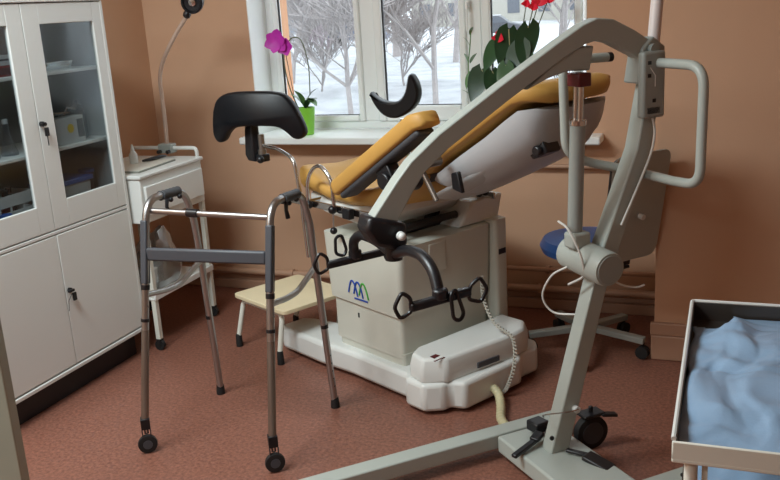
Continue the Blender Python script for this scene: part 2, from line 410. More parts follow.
MB().lathe([(.033, .131), (.033, .145), (.01, .155), (.012, .17), (0, .175)], seg=20).build('lid', M_clear, t)
# bottom: basket with bottles, lidded box
t = cab_item('plastic_basket', 'white slatted plastic basket at the bottom of the glazed part of the cabinet', 'basket', 2.745, S0, -2.80)
m = MB(); bx, by, bh = .07, .10, .17
for z in (0, .045, .09, .135, bh-.012):
    h = .028
    m.box((bx-.004, -by, z), (bx, by, z+h*.85)); m.box((-bx, -by, z), (-bx+.004, by, z+h*.85)); m.box((-bx, -by, z), (bx, -by+.004, z+h*.85)); m.box((-bx, by-.004, z), (bx, by, z+h*.85))
for y in (-by+.003, -.035, .035, by-.003): m.box((bx-.006, y-.004, 0), (bx-.001, y+.004, bh)); m.box((-bx+.001, y-.004, 0), (-bx+.006, y+.004, bh))
m.box((-bx, -by, 0), (bx, by, .004)); m.build('crate', M_cardw, t)
for i, (dx, dy, mm_, lab) in enumerate(((.02, -.01, M_darkred, 'dark red bottle standing up in the white slatted basket'), (-.01, -.06, M_cardd, 'dark bottle in the white slatted basket, left of the red one'), (-.02, .05, M_cardd, 'dark bottle in the white slatted basket, right of the red one'))):
    t = cab_item('bottle', lab, 'bottle', 2.745+dy, S0+.006, -2.80+dx)
    MB().lathe([(.024, 0), (.026, .006), (.026, .13), (.012, .155), (.011, .165)], seg=18).build('vessel', mm_, t)
    MB().lathe([(.013, .165), (.013, .188), (.011, .19)], seg=18).build('cap', M_black if i == 0 else M_darkred, t)
t = cab_item('jar', 'small white jar with a blue lid in front of the white slatted basket', 'jar', 2.655, S0, -2.715)
MB().lathe([(.026, 0), (.028, .006), (.028, .09), (.024, .095)], seg=18).build('vessel', M_cardw, t); MB().lathe([(.027, .0955), (.027, .115)], seg=18).build('lid', M_bluep, t)
t = cab_item('storage_box', 'clear plastic box with a blue lid at the bottom of the right glazed door', 'box', 3.12, S0, -2.80)
m = MB(); m.loft([[(-.075, -.13, 0), (.06, -.13, 0), (.06, .08, 0), (-.075, .08, 0)], [(-.08, -.14, .15), (.066, -.14, .15), (.066, .09, .15), (-.08, .09, .15)]]); m.build('tub', M_cardw, t, bevel=.01)
m = MB(); pr = [(-.15, .150), (.10, .150), (.10, .16), (-.15, .162)]
m.box((-.085, -.148, .150), (.072, .10, .172)); m.build('lid', M_bluep, t, bevel=.004)
t = cab_item('film_roll', 'blue wrapped roll leaning beside the blue-lidded box in the cabinet', 'roll', 3.262, S0, -2.80)
MB().tube([(0, 0, 0), (0, 0, .17)], .034, 18).build('roll_body', M_cardd, t); MB().lathe([(.036, .171), (.036, .185), (.01, .187)], seg=18).build('end_cap', M_bluep, t)

# ================================================================== WHITE DRAWER CART IN THE CORNER
def drawer_cart():
    t = thing('drawer_cart', 'white drawer cart with a rail and lower shelf beyond the glazed cabinet', 'cart', (-2.6, 3.605, 0), 0)
    y0, y1, x0, x1 = -.225, .305, -.44, 0
    m = MB(); m.box((x0, y0, .648), (x1, y1, .866)); m.build('body', M_white, t, bevel=.006)
    B((x0-.005, y0-.008, .866), (x1+.012, y1+.008, .886)).build('top', M_creamw, t, bevel=.006)
    d = B((x1+.001, y0+.02, .685), (x1+.016, y1-.02, .828)).build('drawer', M_white, t, bevel=.004)
    m = MB(); m.tube(fillet([(x0+.02, y1-.012, .88), (x0+.02, y1-.012, .932), (x1-.01, y1-.012, .932), (x1-.01, y1-.012, .88)], .04, 6), .010, 10)
    m.build('rail', M_creamw, t)
    for x in (x0+.015, x1-.015):
        for y in (y0+.015, y1-.015):
            B((x-.012, y-.012, .06), (x+.012, y+.012, .648)).build('leg', M_trolley, t)
            m = MB(); m.cyl((x, y-.010, .026), (x, y+.010, .026), .026); m.box((x-.010, y-.016, .03), (x+.010, y+.016, .06)); m.build('castor', M_rubber, t)
    m = MB(); m.box((x0, y0, .262), (x1, y1, .272)); m.box((x1-.008, y0, .262), (x1+.004, y1, .292)); m.box((x0, y0, .262), (x0+.01, y1, .292)); m.build('lower_shelf', M_white, t, bevel=.003)
    return t
drawer_cart()
t = thing('dropper_bottle', 'small white dropper bottle on top of the drawer cart', 'bottle', (-2.82, 3.645, .8865))
MB().lathe([(.019, 0), (.021, .006), (.021, .055), (.010, .072)], seg=18).build('vessel', M_creamw, t); MB().lathe([(.009, .072), (.009, .080), (.004, .105)], seg=14).build('nozzle', M_creamw, t)
t = thing('document_folder', 'grey folder lying flat on the drawer cart', 'folder', (-2.78, 3.60, .8865), 4)
B((-.13, -.17, 0), (.13, .17, .008)).build('cover', M_paper, t, bevel=.002); B((-.126, -.165, .0085), (.126, .167, .010)).build('top_sheet', M_trolley, t)
t = thing('pen_tray', 'slim black case on the back end of the grey folder', 'case', (-2.75, 3.72, .8975), 70)
m = MB(); m.tube([(-.07, 0, .009), (-.02, .0, .010), (.05, .01, .012), (.08, .012, .010)], [.006, .009, .010, .005], 10); m.build('case_body', M_black, t)
def plastic_bag():
    t = thing('plastic_bag', 'crumpled translucent plastic bag on the lower shelf of the drawer cart', 'bag', (-2.76, 3.62, .273))
    m = MB(); rings = []
    for k in range(9):
        z = k/8; R = .13*(1-.55*z**2) if k else .12; ring = []
        for i in range(28):
            a = 2*PI*i/28; n_ = noise.noise(Vector((math.cos(a)*2.3, math.sin(a)*2.3, z*3+5)))
            r = R*(1+.35*n_); ring.append((r*math.cos(a)*.85, r*math.sin(a)*1.25+.03*z, .25*z*(1+.25*noise.noise(Vector((math.cos(a)*1.5, math.sin(a)*1.5, 9))))+.002))
        rings.append(ring)
    m.loft(rings); m.build('film', M_bag, t, smooth=22)
    m = MB(); m.box((-.07, -.12, .003), (.06, .02, .11), Matrix.Rotation(rad(8), 4, 'Z')); m.build('packet', M_cardw, t, bevel=.006)
plastic_bag()
# gooseneck lamp clamped on the cart rail
t = thing('gooseneck_lamp', 'slim gooseneck exam lamp with a small black head clamped to the drawer cart rail', 'lamp', (-2.79, 3.905, .88))
m = MB(); m.box((-.045, -.03, .025), (.04, .022, .075)); m.build('clamp', M_liftd, t, bevel=.006)
m = MB(); m.cyl((-.03, -.03, .035), (-.03, -.05, .035), .010); m.cyl((.025, -.03, .035), (.025, -.05, .035), .010); m.build('clamp_knob', M_black, t)
P = smooth_path([(0, -.005, .07), (.008, -.01, .20), (.015, -.02, .32), (.025, -.03, .42), (.052, -.03, .495), (.10, -.03, .57), (.165, -.03, .65), (.225, -.03, .715)], 8)
MB().tube(P, .0105, 12).build('neck', M_lamptube, t)
m = MB(); ax = Vector((.45, -.35, .55)).normalized(); c0 = Vector((.228, -.03, .722))
m.lathe([(.010, -.012), (.018, -.005), (.020, .01), (.016, .02)], c0, (.5, 0, .8)); m.build('collar', M_black, t)
m = MB(); hc = Vector((.285, -.05, .785)); hx = Vector((.25, -.9, -.15))
m.lathe([(.02, -.05), (.048, -.04), (.055, 0), (.055, .018), (.046, .02), (.042, .008), (.0, .004)], hc, hx, 26); m.build('lamp_head', M_black, t)
m = MB(); m.lathe([(.022, .006), (.018, .014), (0, .018)], hc, hx, 20); m.build('bulb_lens', M_chrome, t)

# ================================================================== WALKER
def walker():
    t = thing('walking_frame', 'folding aluminium walking frame with two front wheels standing before the cabinet', 'walker', (-1.765, 2.75, 0))
    # local: y -.27 wheels side, +.25 tips side ; x -.26 / +.265
    for s, X in ((-1, -.258), (1, .265)):
        top = [(X+s*.012, -.265, .11), (X, -.13, .80), (X, -.095, .95), (X, .145, .938), (X, .195, .80), (X, .21, .66), (X+s*.012, .262, .03)]
        P = fillet(top, [0, .0, .10, .06, .0, .0, 0], 8)
        def seg_between(a, b):
            return [p for p in P if a <= p.z <= b]
        m = MB(); m.tube(P, .0142, 14); m.build('side_frame', M_alu if s < 0 else M_alu, t)
        gp = [(X, -.045, .953), (X, .045, .951), (X, .12, .945)]
        m = MB(); m.tube([(X, -.005+.0115*k, .9445-.0006*k) for k in range(11)], [.0175 if k % 2 else .0195 for k in range(11)], 16); m.build('hand_grip', M_darkgrey, t, label='dark ribbed hand grip')
        # dark sleeve on front leg
        f = lambda z: -.265 + (.135)*(z-.11)/.69
        xx = lambda z: X+s*.012*(1-(z-.11)/.69)
        m = MB(); m.box((-.0135, -.0145, -.02), (.0135, .0145, .22), Matrix.Translation((xx(.68), f(.66), .66)) @ Matrix.Rotation(math.atan2(-.135, .69)*1, 4, 'X')); m.build('joint_sleeve', M_midgrey, t, bevel=.005)
        for z, h in ((.62, .018), (.50, .012)):
            m = MB(); m.cyl((xx(z), f(z), z), (xx(z+h), f(z+h), z+h), .0165); m.build('collar', M_black, t)
        m = MB(); m.cyl((xx(.47), f(.47), .47), (xx(.115), f(.115), .115), .0145, seg=16); m.build('front_leg_tube', M_alud, t)
        g = lambda z: .262 - .052*(z-.03)/.63
        m = MB(); m.cyl((xx(.36), g(.36), .36), (xx(.04), g(.04), .04), .0112, seg=16); m.build('rear_leg_tube', M_alud, t)
        m = MB(); m.cyl((xx(.36), g(.36), .36), (xx(.375), g(.375), .375), .0155); m.build('collar', M_black, t)
        for k in range(5):
            z = .10+.035*k; m = MB(); m.cyl((xx(z)+.0105, g(z)-.004, z), (xx(z)+.0125, g(z)-.004, z), .0035, seg=10)
            m.build('adjustment_hole', M_black, t)
        m = MB(); m.lathe([(.019, 0), (.019, .012), (.015, .045)], (xx(.03), g(.03)+.001, .0)); m.build('rubber_tip', M_rubber, t)
        # wheel
        m = MB(); x = xx(.11); Q = Matrix.Translation((x, -.262, 0)) @ Matrix.Rotation(rad(-53), 4, 'Z')
        m.box((-.017, -.017, .095), (.017, .017, .138), Q); m.box((-.001, -.017, .030), (.022, -.0135, .098), Q); m.box((-.001, .0135, .030), (.022, .017, .098), Q); m.build('wheel_fork', M_black, t, bevel=.003)
        m = MB(); m.cyl((x, -.262, .075), (x, -.262, .1), .009); m.build('caster_pin', M_chrome, t)
        m = MB(); m.lathe([(.026, -.011), (.035, -.010), (.037, 0), (.035, .010), (.026, .011)], (x+.008, -.274, .0375), (.8, -1, 0), 24); w_ = m.build('wheel', M_rubber, t)
        m = MB(); m.lathe([(.018, -.012), (.018, .012)], (x+.008, -.274, .0375), (.8, -1, 0), 20); m.build('hub', M_midgrey, w_)
        # lower side brace
        br = fillet([(xx(.60), f(.60), .60), (X, -.04, .578), (X, .05, .575), (X, g(.62)-.0, .625)], .03, 5)
        m = MB(); m.tube(br, .0115, 12); m.build('side_brace', M_alu, t)
        # push pin
        m = MB(); m.cyl((xx(.56)+.008, f(.56), .56), (xx(.56)+.019, f(.56)-.006, .56), .004, seg=8); m.build('push_button', M_chrome, t)
    m = MB(); m.bar((-.25, -.14, .752), (.255, -.14, .762), .020, .050); m.build('cross_panel', M_midgrey, t, bevel=.008, label='grey plastic cross panel')
    m = MB(); m.tube([(-.255, -.085, .905), (.262, -.085, .895)], .0115, 12); m.build('cross_tube', M_alu, t)
    m = MB(); m.cyl((-.09, -.085, .902), (-.045, -.085, .901), .016); m.build('cross_tube_collar', M_black, t)
    for X in (-.25, .26):
        m = MB(); m.tube([(X+.016, .0, .930), (X+.022, -.015, .905), (X+.024, -.01, .875)], [.008, .007, .009], 8); m.build('release_lever', M_black, t)
        for yy in (.03, .09): MB().ball((X+.012, yy, .922), .010).build('grip_bolt', M_black, t)
walker()

# ================================================================== STEP STOOL
t = thing('step_stool', 'low stool with a pale wooden top and white tubular legs behind the walking frame', 'stool', (-2.065, 3.44, 0), -27)
pl = fillet([(-.215, 0, 0), (.215, 0, 0), (.215, .40, 0), (-.215, .40, 0)], .03, 4, True)
MB().prism([(p.x, p.y) for p in pl], 'z', .252, .272).build('top', M_wood, t, bevel=.003)
for y in (.035, .385):
    m = MB(); m.tube(fillet([(-.195, y-.035, .06), (-.175, y, .237), (.150, y, .237), (.155, y-.035, .06)], .035, 6), .0125, 12)
    m.build('leg_frame', M_trolley, t)
    for x in (-.197, .157):
        MB().lathe([(.017, 0), (.017, .01), (.015, .055), (.012, .065)], (x, y-.037, 0.001)).build('rubber_foot', M_rubber, t)
for x in (-.12, .12): MB().tube([(x, .035, .236), (x, .36, .236)], .008, 8).build('rail', M_trolley, t)

# ================================================================== GYNAECOLOGICAL CHAIR
def exam_chair():
    t = thing('gynaecological_chair', 'gynaecological examination chair with mustard upholstery on a cream pedestal', 'examination chair', (-1.31, 3.51, 0), -28)
    # base arm under pedestal
    pl = [(-.63, -.29), (-.60, -.315), (-.30, -.315), (-.10, -.295), (.34, -.295), (.34, .28), (-.24, .28), (-.28, -.05), (-.58, -.13), (-.63, -.16)]
    MB().prism(pl, 'z', .018, .128).build('base_arm', M_creamw, t, bevel=.022, seg=3)
    # foot block
    pl = [(.25, -.26), (.31, -.335), (.415, -.335), (.47, -.27), (.47, -.235), (.525, -.205), (.525, .13), (.49, .17), (.49, .28), (.44, .33), (.30, .33), (.25, .28)]
    MB().prism(pl, 'z', .015, .135).build('foot_block', M_creamw, t, bevel=.018, seg=3)
    pl = [(.275, -.24), (.31, -.305), (.40, -.325), (.47, -.25), (.50, .13), (.485, .22), (.42, .30), (.275, .30)]
    m = MB(); m.loft([[(x, y, .13) for x, y in pl], [(x, y, .185) for x, y in pl], [((x-.385)*.9+.38, y*.95, .232) for x, y in pl]])
    cv = m.build('base_cover', M_creamw, t, bevel=.012, seg=3)
    M1 = Matrix.Translation((.41, -.255, .2325)) @ Matrix.Rotation(rad(5), 4, 'Z')
    m = MB(); m.box((-.028, -.012, -.001), (.028, .012, .0015), M1 @ Matrix.Rotation(rad(90), 4, 'Z') @ Matrix.Scale(.6, 4, (1, 0, 0))); m.build('red_indicator', M_darkred, cv)
    m = MB()
    for k in range(6): m.box((-.004+0, -.03+k*.010, -.001), (.004, -.024+k*.010, .001), Matrix.Translation((.445, -.262, .2325)))
    m.build('lettering', M_darkred, cv)
    m = MB(); m.box((0, -.09, .148), (.012, .03, .172), Matrix.Translation((.484, 0, 0)) @ Matrix.Rotation(rad(-4.5), 4, 'Z')); m.build('rating_plate', M_midgrey, cv, bevel=.002)
    # pedestal lower and upper housings
    def rr(x0, x1, y0, y1, r):
        return [(p.x, p.y) for p in fillet([(x0, y0, 0), (x1, y0, 0), (x1, y1, 0), (x0, y1, 0)], r, 4, True)]
    MB().loft([[(x*.985, y*.985, .128) for x, y in rr(-.225, .215, -.25, .25, .02)], [(x, y, .18) for x, y in rr(-.225, .215, -.25, .25, .02)]]).build('pedestal_foot', M_cream, t)
    MB().prism(rr(-.242, .21, -.252, .27, .025), 'z', .16, .365).build('pedestal_lower', M_cream, t)
    a, b = rr(-.258, .222, -.262, .28, .03), rr(-.285, .235, -.262, .285, .035)
    m = MB(); m.loft([[(x, y, .352 if x < 0 else .345) for x, y in a], [(x, y, .50) for x, y in rr(-.27, .228, -.262, .283, .03)], [(x, y, .645) for x, y in b]])
    up = m.build('pedestal_upper', M_cream, t)
    # logo of three strokes
    for k, mt in ((0, M_logob), (1, M_logob), (2, M_logog)):
        cx = -.095+.036*k; pts = [(cx-.018+.0, -.2645, .395), (cx-.006, -.2645, .432), (cx+.006, -.2645, .452), (cx+.022, -.2645, .445), (cx+.036, -.2645, .415), (cx+.044, -.2645, .385)]
        m = MB(); m.tube(smooth_path(pts, 5), .0035, 6, prof=[(.003, .002), (-.003, .002), (-.003, -.002), (.003, -.002)]); m.build('logo_stroke', mt, up)
    B((-.075, -.2655, .372), (.015, -.262, .378)).build('logo_caption', M_logob, up)
    B((-.070, -.2555, .285), (-.063, -.25, .305)).build('key_slot', M_gasket, t)
    m = MB(); m.box((.12, -.10, .50), (.237, .0, .632)); m.build('side_panel', M_cream, up, bevel=.006)
    # rear housing, white lid
    MB().prism(rr(-.20, .26, .284, .36, .02), 'z', .13, .66).build('rear_housing', M_cream, t)
    m = MB(); m.loft([[(-.22, .12, .648), (.20, .12, .648), (.20, .37, .648), (-.22, .37, .648)], [(-.22, .22, .75), (.19, .22, .75), (.22, .38, .765), (-.22, .38, .765)]])
    m.build('motor_lid', M_creamw, t, bevel=.01)
    m = MB(); m.box((.225, .30, .50), (.262, .345, .525)); m.build('vent_slot', M_black, t)
    MB().ball((.19, .26, .775), .016).build('lid_knob', M_black, t)
    # support arms / mechanism
    m = MB(); m.bar((-.10, -.10, .62), (.12, -.10, .93), .03, .06); m.bar((.0, .12, .62), (.15, .12, .93), .03, .06); m.build('lifting_strut', M_black, t, bevel=.006)
    m = MB(); m.cyl((.06, -.17, .665), (.06, .15, .665), .022); m.cyl((.15, -.20, .70), (.15, .15, .70), .016); m.build('pivot_shaft', M_rubber, t)
    # seat shell, seat
    def sect(x, z, w, th, zc=0.0, side=0):
        pts = []
        for k in range(20):
            a = 2*PI*k/20; ca, sa = math.cos(a), math.sin(a)
            yy = w*abs(ca)**.45*(1 if ca >= 0 else -1); zz = th*abs(sa)**.6*(1 if sa >= 0 else -1)
            zz += zc*(yy/w)**2
            pts.append((x, yy, z+zz))
        return pts
    m = MB(); m.loft([sect(-.47, .79, .15, .010), sect(-.43, .77, .20, .03), sect(-.30, .745, .225, .045), sect(-.05, .735, .235, .055), sect(.10, .765, .225, .05), sect(.16, .80, .20, .03)])
    m.build('seat_shell', M_creamw, t)
    m = MB(); m.loft([sect(-.495, .835, .12, .02), sect(-.485, .835, .20, .055, .02), sect(-.44, .83, .245, .068, .045), sect(-.38, .815, .25, .055, .05), sect(-.25, .785, .25, .04, .04), sect(-.10, .78, .25, .04, .04), sect(.05, .80, .25, .05, .04), sect(.20, .86, .25, .055, .02), sect(.30, .93, .24, .05, .02), sect(.325, .95, .20, .02)])
    m.build('seat', M_mustard, t, smooth=60)
    # backrest pad and shell
    def oriented(c, ang, w, t0, t1, n=24, pw=.35):
        x, z = c; a_ = rad(ang); ux, uz = -math.sin(a_), math.cos(a_); pts = []
        for k in range(n):
            a = 2*PI*k/n; ca, sa = math.cos(a), math.sin(a)
            yy = w*abs(ca)**pw*(1 if ca >= 0 else -1); h = (t1 if sa >= 0 else t0)*abs(sa)**pw*(1 if sa >= 0 else -1)
            pts.append((x+ux*h, yy, z+uz*h))
        return pts
    cl = [(.335, .965, 33), (.36, .985, 33), (.50, 1.078, 33), (.66, 1.178, 31), (.76, 1.238, 27), (.82, 1.275, 17), (.86, 1.286, 5), (.90, 1.284, -8), (.928, 1.270, -25), (.938, 1.256, -40)]
    wd = [.20, .245, .25, .25, .25, .245, .235, .215, .17, .11]
    th = [.012, .03, .034, .034, .034, .034, .034, .032, .026, .01]
    m = MB(); m.loft([oriented((x, z), a, wd[i], th[i], th[i]) for i, (x, z, a) in enumerate(cl)]); m.build('backrest', M_mustard, t, smooth=60)
    sh = [(.36, .955, 33, .19, .05, .0), (.42, .990, 33, .235, .115, .0), (.55, 1.07, 33, .245, .135, .0), (.68, 1.148, 31, .245, .150, .0), (.77, 1.21, 27, .245, .160, .0), (.83, 1.25, 14, .235, .165, .0), (.89, 1.258, 0, .215, .145, 0), (.93, 1.25, -20, .17, .10, 0), (.945, 1.245, -35, .10, .02, 0)]
    def shellsec(x, z, a, w, d):
        a_ = rad(a); ux, uz = -math.sin(a_), math.cos(a_)
        prof = [(1, 0), (1, -.10), (.97, -.30), (.90, -.52), (.78, -.72), (.60, -.88), (.35, -.97), (0, -1)]
        full = prof + [(-p, q) for p, q in reversed(prof[:-1])]
        return [(x+ux*(q*d-.024), w*p*.93, z+uz*(q*d-.024)) for p, q in full]
    m = MB(); m.loft([shellsec(x, z, a, w_, d) for x, z, a, w_, d, _ in sh]); m.build('backrest_shell', M_shell, t, smooth=50)
    m = MB(); m.loft([shellsec(x, z, 33, w_, d) for x, z, w_, d in ((.32, .875, .17, .02), (.38, .905, .205, .05), (.56, .995, .215, .055), (.70, 1.07, .205, .045), (.80, 1.125, .17, .02))]); m.build('lower_cover', M_creamd, t, smooth=50)
    m = MB(); m.loft([[(.80, -.15, 1.09), (.88, -.15, 1.13), (.905, -.15, 1.08), (.84, -.15, 1.05)], [(.80, -.07, 1.09), (.88, -.07, 1.13), (.905, -.07, 1.08), (.84, -.07, 1.05)]]); m.cyl((.87, -.17, 1.085), (.87, -.05, 1.085), .018); m.build('headrest_bracket', M_black, t, bevel=.006)
    m = MB(); m.bar((.10, -.14, .86), (.62, -.14, 1.02), .03, .03); m.build('gas_spring', M_midgrey, t)
    # side rail and clamps (near side)
    for s in (-1, 1):
        m = MB(); m.box((-.46, s*.285-.005, .755), (.26, s*.285+.005, .785)); m.build('side_rail', M_chrome, t, bevel=.002)
        m = MB(); m.cyl((-.05, s*.25, .76), (-.05, s*.285, .77), .01); m.cyl((-.35, s*.2, .77), (-.35, s*.285, .77), .01); m.build('rail_spacer', M_chrome, t)
    for x in (-.30, -.13):
        m = MB(); m.ball((x, -.305, .77), .019); m.cyl((x, -.285, .77), (x, -.315, .77), .012); m.build('clamp_knob', M_black, t)
    m = MB(); m.box((-.05, -.32, .745), (.0, -.29, .79)); m.cyl((-.09, -.305, .765), (-.05, -.305, .768), .006); m.build('rail_clamp', M_black, t, bevel=.005)
    m = MB(); m.tube(fillet([(-.315, -.30, .77), (-.30, -.30, .90), (-.21, -.30, .965), (-.125, -.30, .90), (-.125, -.30, .765)], .09, 7), .0085, 12); m.build('grab_handle', M_chrome, t)
    m = MB(); m.cyl((-.135, -.30, .75), (-.14, -.30, .69), .004); m.build('lever_rod', M_chrome, t)
    MB().ball((-.14, -.30, .675), .016).build('lever_knob', M_black, t)
    # near leg support: rod, socket, post, pad
    m = MB(); m.tube(fillet([(-.675, -.30, 1.005), (-.52, -.30, 1.0), (-.395, -.30, .965), (-.365, -.30, .80), (-.345, -.30, .52)], [.0, .03, .04, .03, .0], 5), .0085, 12)
    m.build('leg_support_rod', M_chrome, t)
    m = MB(); m.cyl((-.645, -.30, .985), (-.645, -.30, 1.055), .015); m.cyl((-.645, -.30, .945), (-.645, -.30, .985), .020); m.build('leg_support_socket', M_alud, t)
    m = MB(); m.loft([[(-.72, -.335, .93), (-.66, -.335, .93), (-.66, -.285, .93), (-.72, -.285, .93)], [(-.735, -.34, .96), (-.665, -.34, .96), (-.665, -.285, .96), (-.735, -.285, .96)], [(-.73, -.335, 1.07), (-.67, -.335, 1.07), (-.67, -.29, 1.07), (-.73, -.29, 1.07)], [(-.72, -.33, 1.14), (-.665, -.33, 1.14), (-.665, -.29, 1.14), (-.72, -.29, 1.14)]])
    m.build('leg_support_post', M_black, t, bevel=.008)
    m = MB(); m.box((-.665, -.325, .93), (-.62, -.275, .965)); m.ball((-.62, -.33, .945), .018); m.build('leg_support_clamp', M_black, t, bevel=.006)
    TW = Matrix.Rotation(rad(28), 4, 'Z') @ Matrix.Translation((1.31, -3.51, 0))   # room axes inside the chair frame
    def pad(pl, yc, th, turn):
        P = [Vector((x, 0, z)) for x, z in pl]; c = sum(P, Vector())/len(P); m = MB(); rings = []
        R_ = TW @ Matrix.Translation((c.x, yc, c.z)) @ Matrix.Rotation(rad(turn), 4, 'Z') 
        P = [p-c for p in smooth_path([p for p in P]+[P[0]], 3)[:-1]]
        for k in range(9):
            u = -1+k/4; bow = .035*(1-0) 
            sc_ = {0: .80, 1: .93, 2: .98, 3: 1, 4: 1, 5: 1, 6: .98, 7: .93, 8: .80}[k]
            n = len(P); ring = []
            for i, p in enumerate(P):
                nrm = (P[(i+1) % n]-P[i-1]).normalized(); nrm = Vector((nrm.z, 0, -nrm.x)); 
                q = p + nrm*((1-sc_)*.055) + Vector((0, u*th, 0))
                q.y += .9*p.x*p.x
                ring.append(R_ @ q)
            rings.append(ring)
        m.loft(rings); return m
    SH = -.022
    pad([(x+SH, z) for x, z in [(-2.226, 1.167), (-2.192, 1.221), (-2.12, 1.252), (-1.985, 1.258), (-1.86, 1.247), (-1.81, 1.202), (-1.778, 1.126), (-1.764, 1.064), (-1.786, 1.037), (-1.816, 1.041), (-1.848, 1.073), (-1.891, 1.096), (-1.982, 1.101), (-2.081, 1.097), (-2.131, 1.074), (-2.168, 1.032), (-2.212, 1.023), (-2.24, 1.056), (-2.238, 1.112)]], 3.50, .028, 0).build('leg_support_pad', M_blackv, t, smooth=50)
    pad([(-1.665, 1.186), (-1.641, 1.166), (-1.59, 1.142), (-1.532, 1.138), (-1.495, 1.162), (-1.474, 1.206), (-1.462, 1.259), (-1.441, 1.268), (-1.418, 1.224), (-1.411, 1.167), (-1.434, 1.114), (-1.483, 1.076), (-1.541, 1.057), (-1.598, 1.072), (-1.643, 1.117), (-1.667, 1.162)], 4.05, .04, 0).build('leg_support_pad', M_blackv, t, smooth=50)
    m = MB(); m.tube(fillet([(-.45, .40, 1.05), (-.47, .40, .96), (-.38, .38, .90), (-.33, .29, .78)], .03, 5), .008, 10); m.build('leg_support_rod', M_chrome, t)
    # armrest, near side
    ang = math.atan2(1.21-.895, .47+.045)
    M3 = Matrix.Translation((.225, -.31, 1.045)) @ Matrix.Rotation(-ang, 4, 'Y')
    rings = []
    for x, sc_ in ((-.335, .5), (-.325, .85), (-.30, 1), (.26, 1), (.305, .92), (.325, .6)):
        rings.append([M3 @ Vector((x, .058*sc_*abs(math.cos(a))**.4*(1 if math.cos(a) >= 0 else -1), .034*sc_*abs(math.sin(a))**.5*(1 if math.sin(a) >= 0 else -1)+(-.012 if x > .3 else 0))) for a in [2*PI*k/20 for k in range(20)]])
    MB().loft(rings).build('armrest_pad', M_mustard, t, smooth=60)
    m = MB(); m.box((-.30, -.045, -.058), (.27, .045, -.030), M3); m.build('armrest_base', M_darkgrey, t, bevel=.012)
    m = MB(); m.box((-.05, -.03, -.13), (.03, .03, -.045), M3); m.cyl(M3 @ Vector((-.01, -.05, -.11)), M3 @ Vector((-.01, .05, -.11)), .034); m.bar(M3 @ Vector((-.01, .02, -.11)), (.42, -.24, 1.03), .035, .045); m.build('armrest_hinge', M_black, t, bevel=.006)
    # clutter of chrome joints near the backrest pivot
    m = MB(); m.cyl((.50, -.27, 1.035), (.50, -.36, 1.035), .018); m.ball((.50, -.375, 1.035), .024); m.cyl((.46, -.33, 1.02), (.54, -.33, .90), .010); m.build('backrest_joint', M_alud, t)
    m = MB(); m.lathe([(.020, -.03), (.040, -.022), (.040, .022), (.020, .03)], (.41, -.33, .965), (.2, -1, .2)); m.lathe([(.012, 0), (.020, .02), (.014, .05)], (.36, -.33, .94), (-.4, -1, .2)); m.ball((.37, -.36, .99), .017); m.build('locking_knob', M_black, t)
    m = MB(); m.loft([[(.55, -.26, .93), (.60, -.26, .92), (.58, -.26, 1.0), (.545, -.26, .99)], [(.55, -.24, .93), (.60, -.24, .92), (.58, -.24, 1.0), (.545, -.24, .99)]]); m.build('pivot_bracket', M_black, t, bevel=.005)
    # coiled cable
    P = []; ctrl = smooth_path([(.285, .16, .44), (.33, .12, .36), (.42, .085, .28), (.515, .09, .235), (.55, .06, .14), (.545, .02, .05), (.53, .0, .02)], 30)
    for i, p in enumerate(ctrl):
        a = i*2*PI/4.0; P.append(p+Vector((math.cos(a)*.007, math.sin(a)*.007, 0)))
    MB().tube(P, .0042, 6).build('coiled_cable', M_coil, t, label='grey coiled cable')
    return t
exam_chair()
# ivory hose on the floor
m = MB(); P = smooth_path([(-.868, 3.225, .06), (-.835, 3.19, .045), (-.81, 3.12, .022), (-.79, 3.04, .019), (-.75, 2.975, .019), (-.715, 2.95, .019)], 14)
m.tube(P, [.017+.0022*((i//2) % 2) for i in range(len(P))], 12)
tag(m.build('corrugated_hose', M_hose), 'short ivory corrugated hose lying on the floor between chair base and patient lift', 'hose')

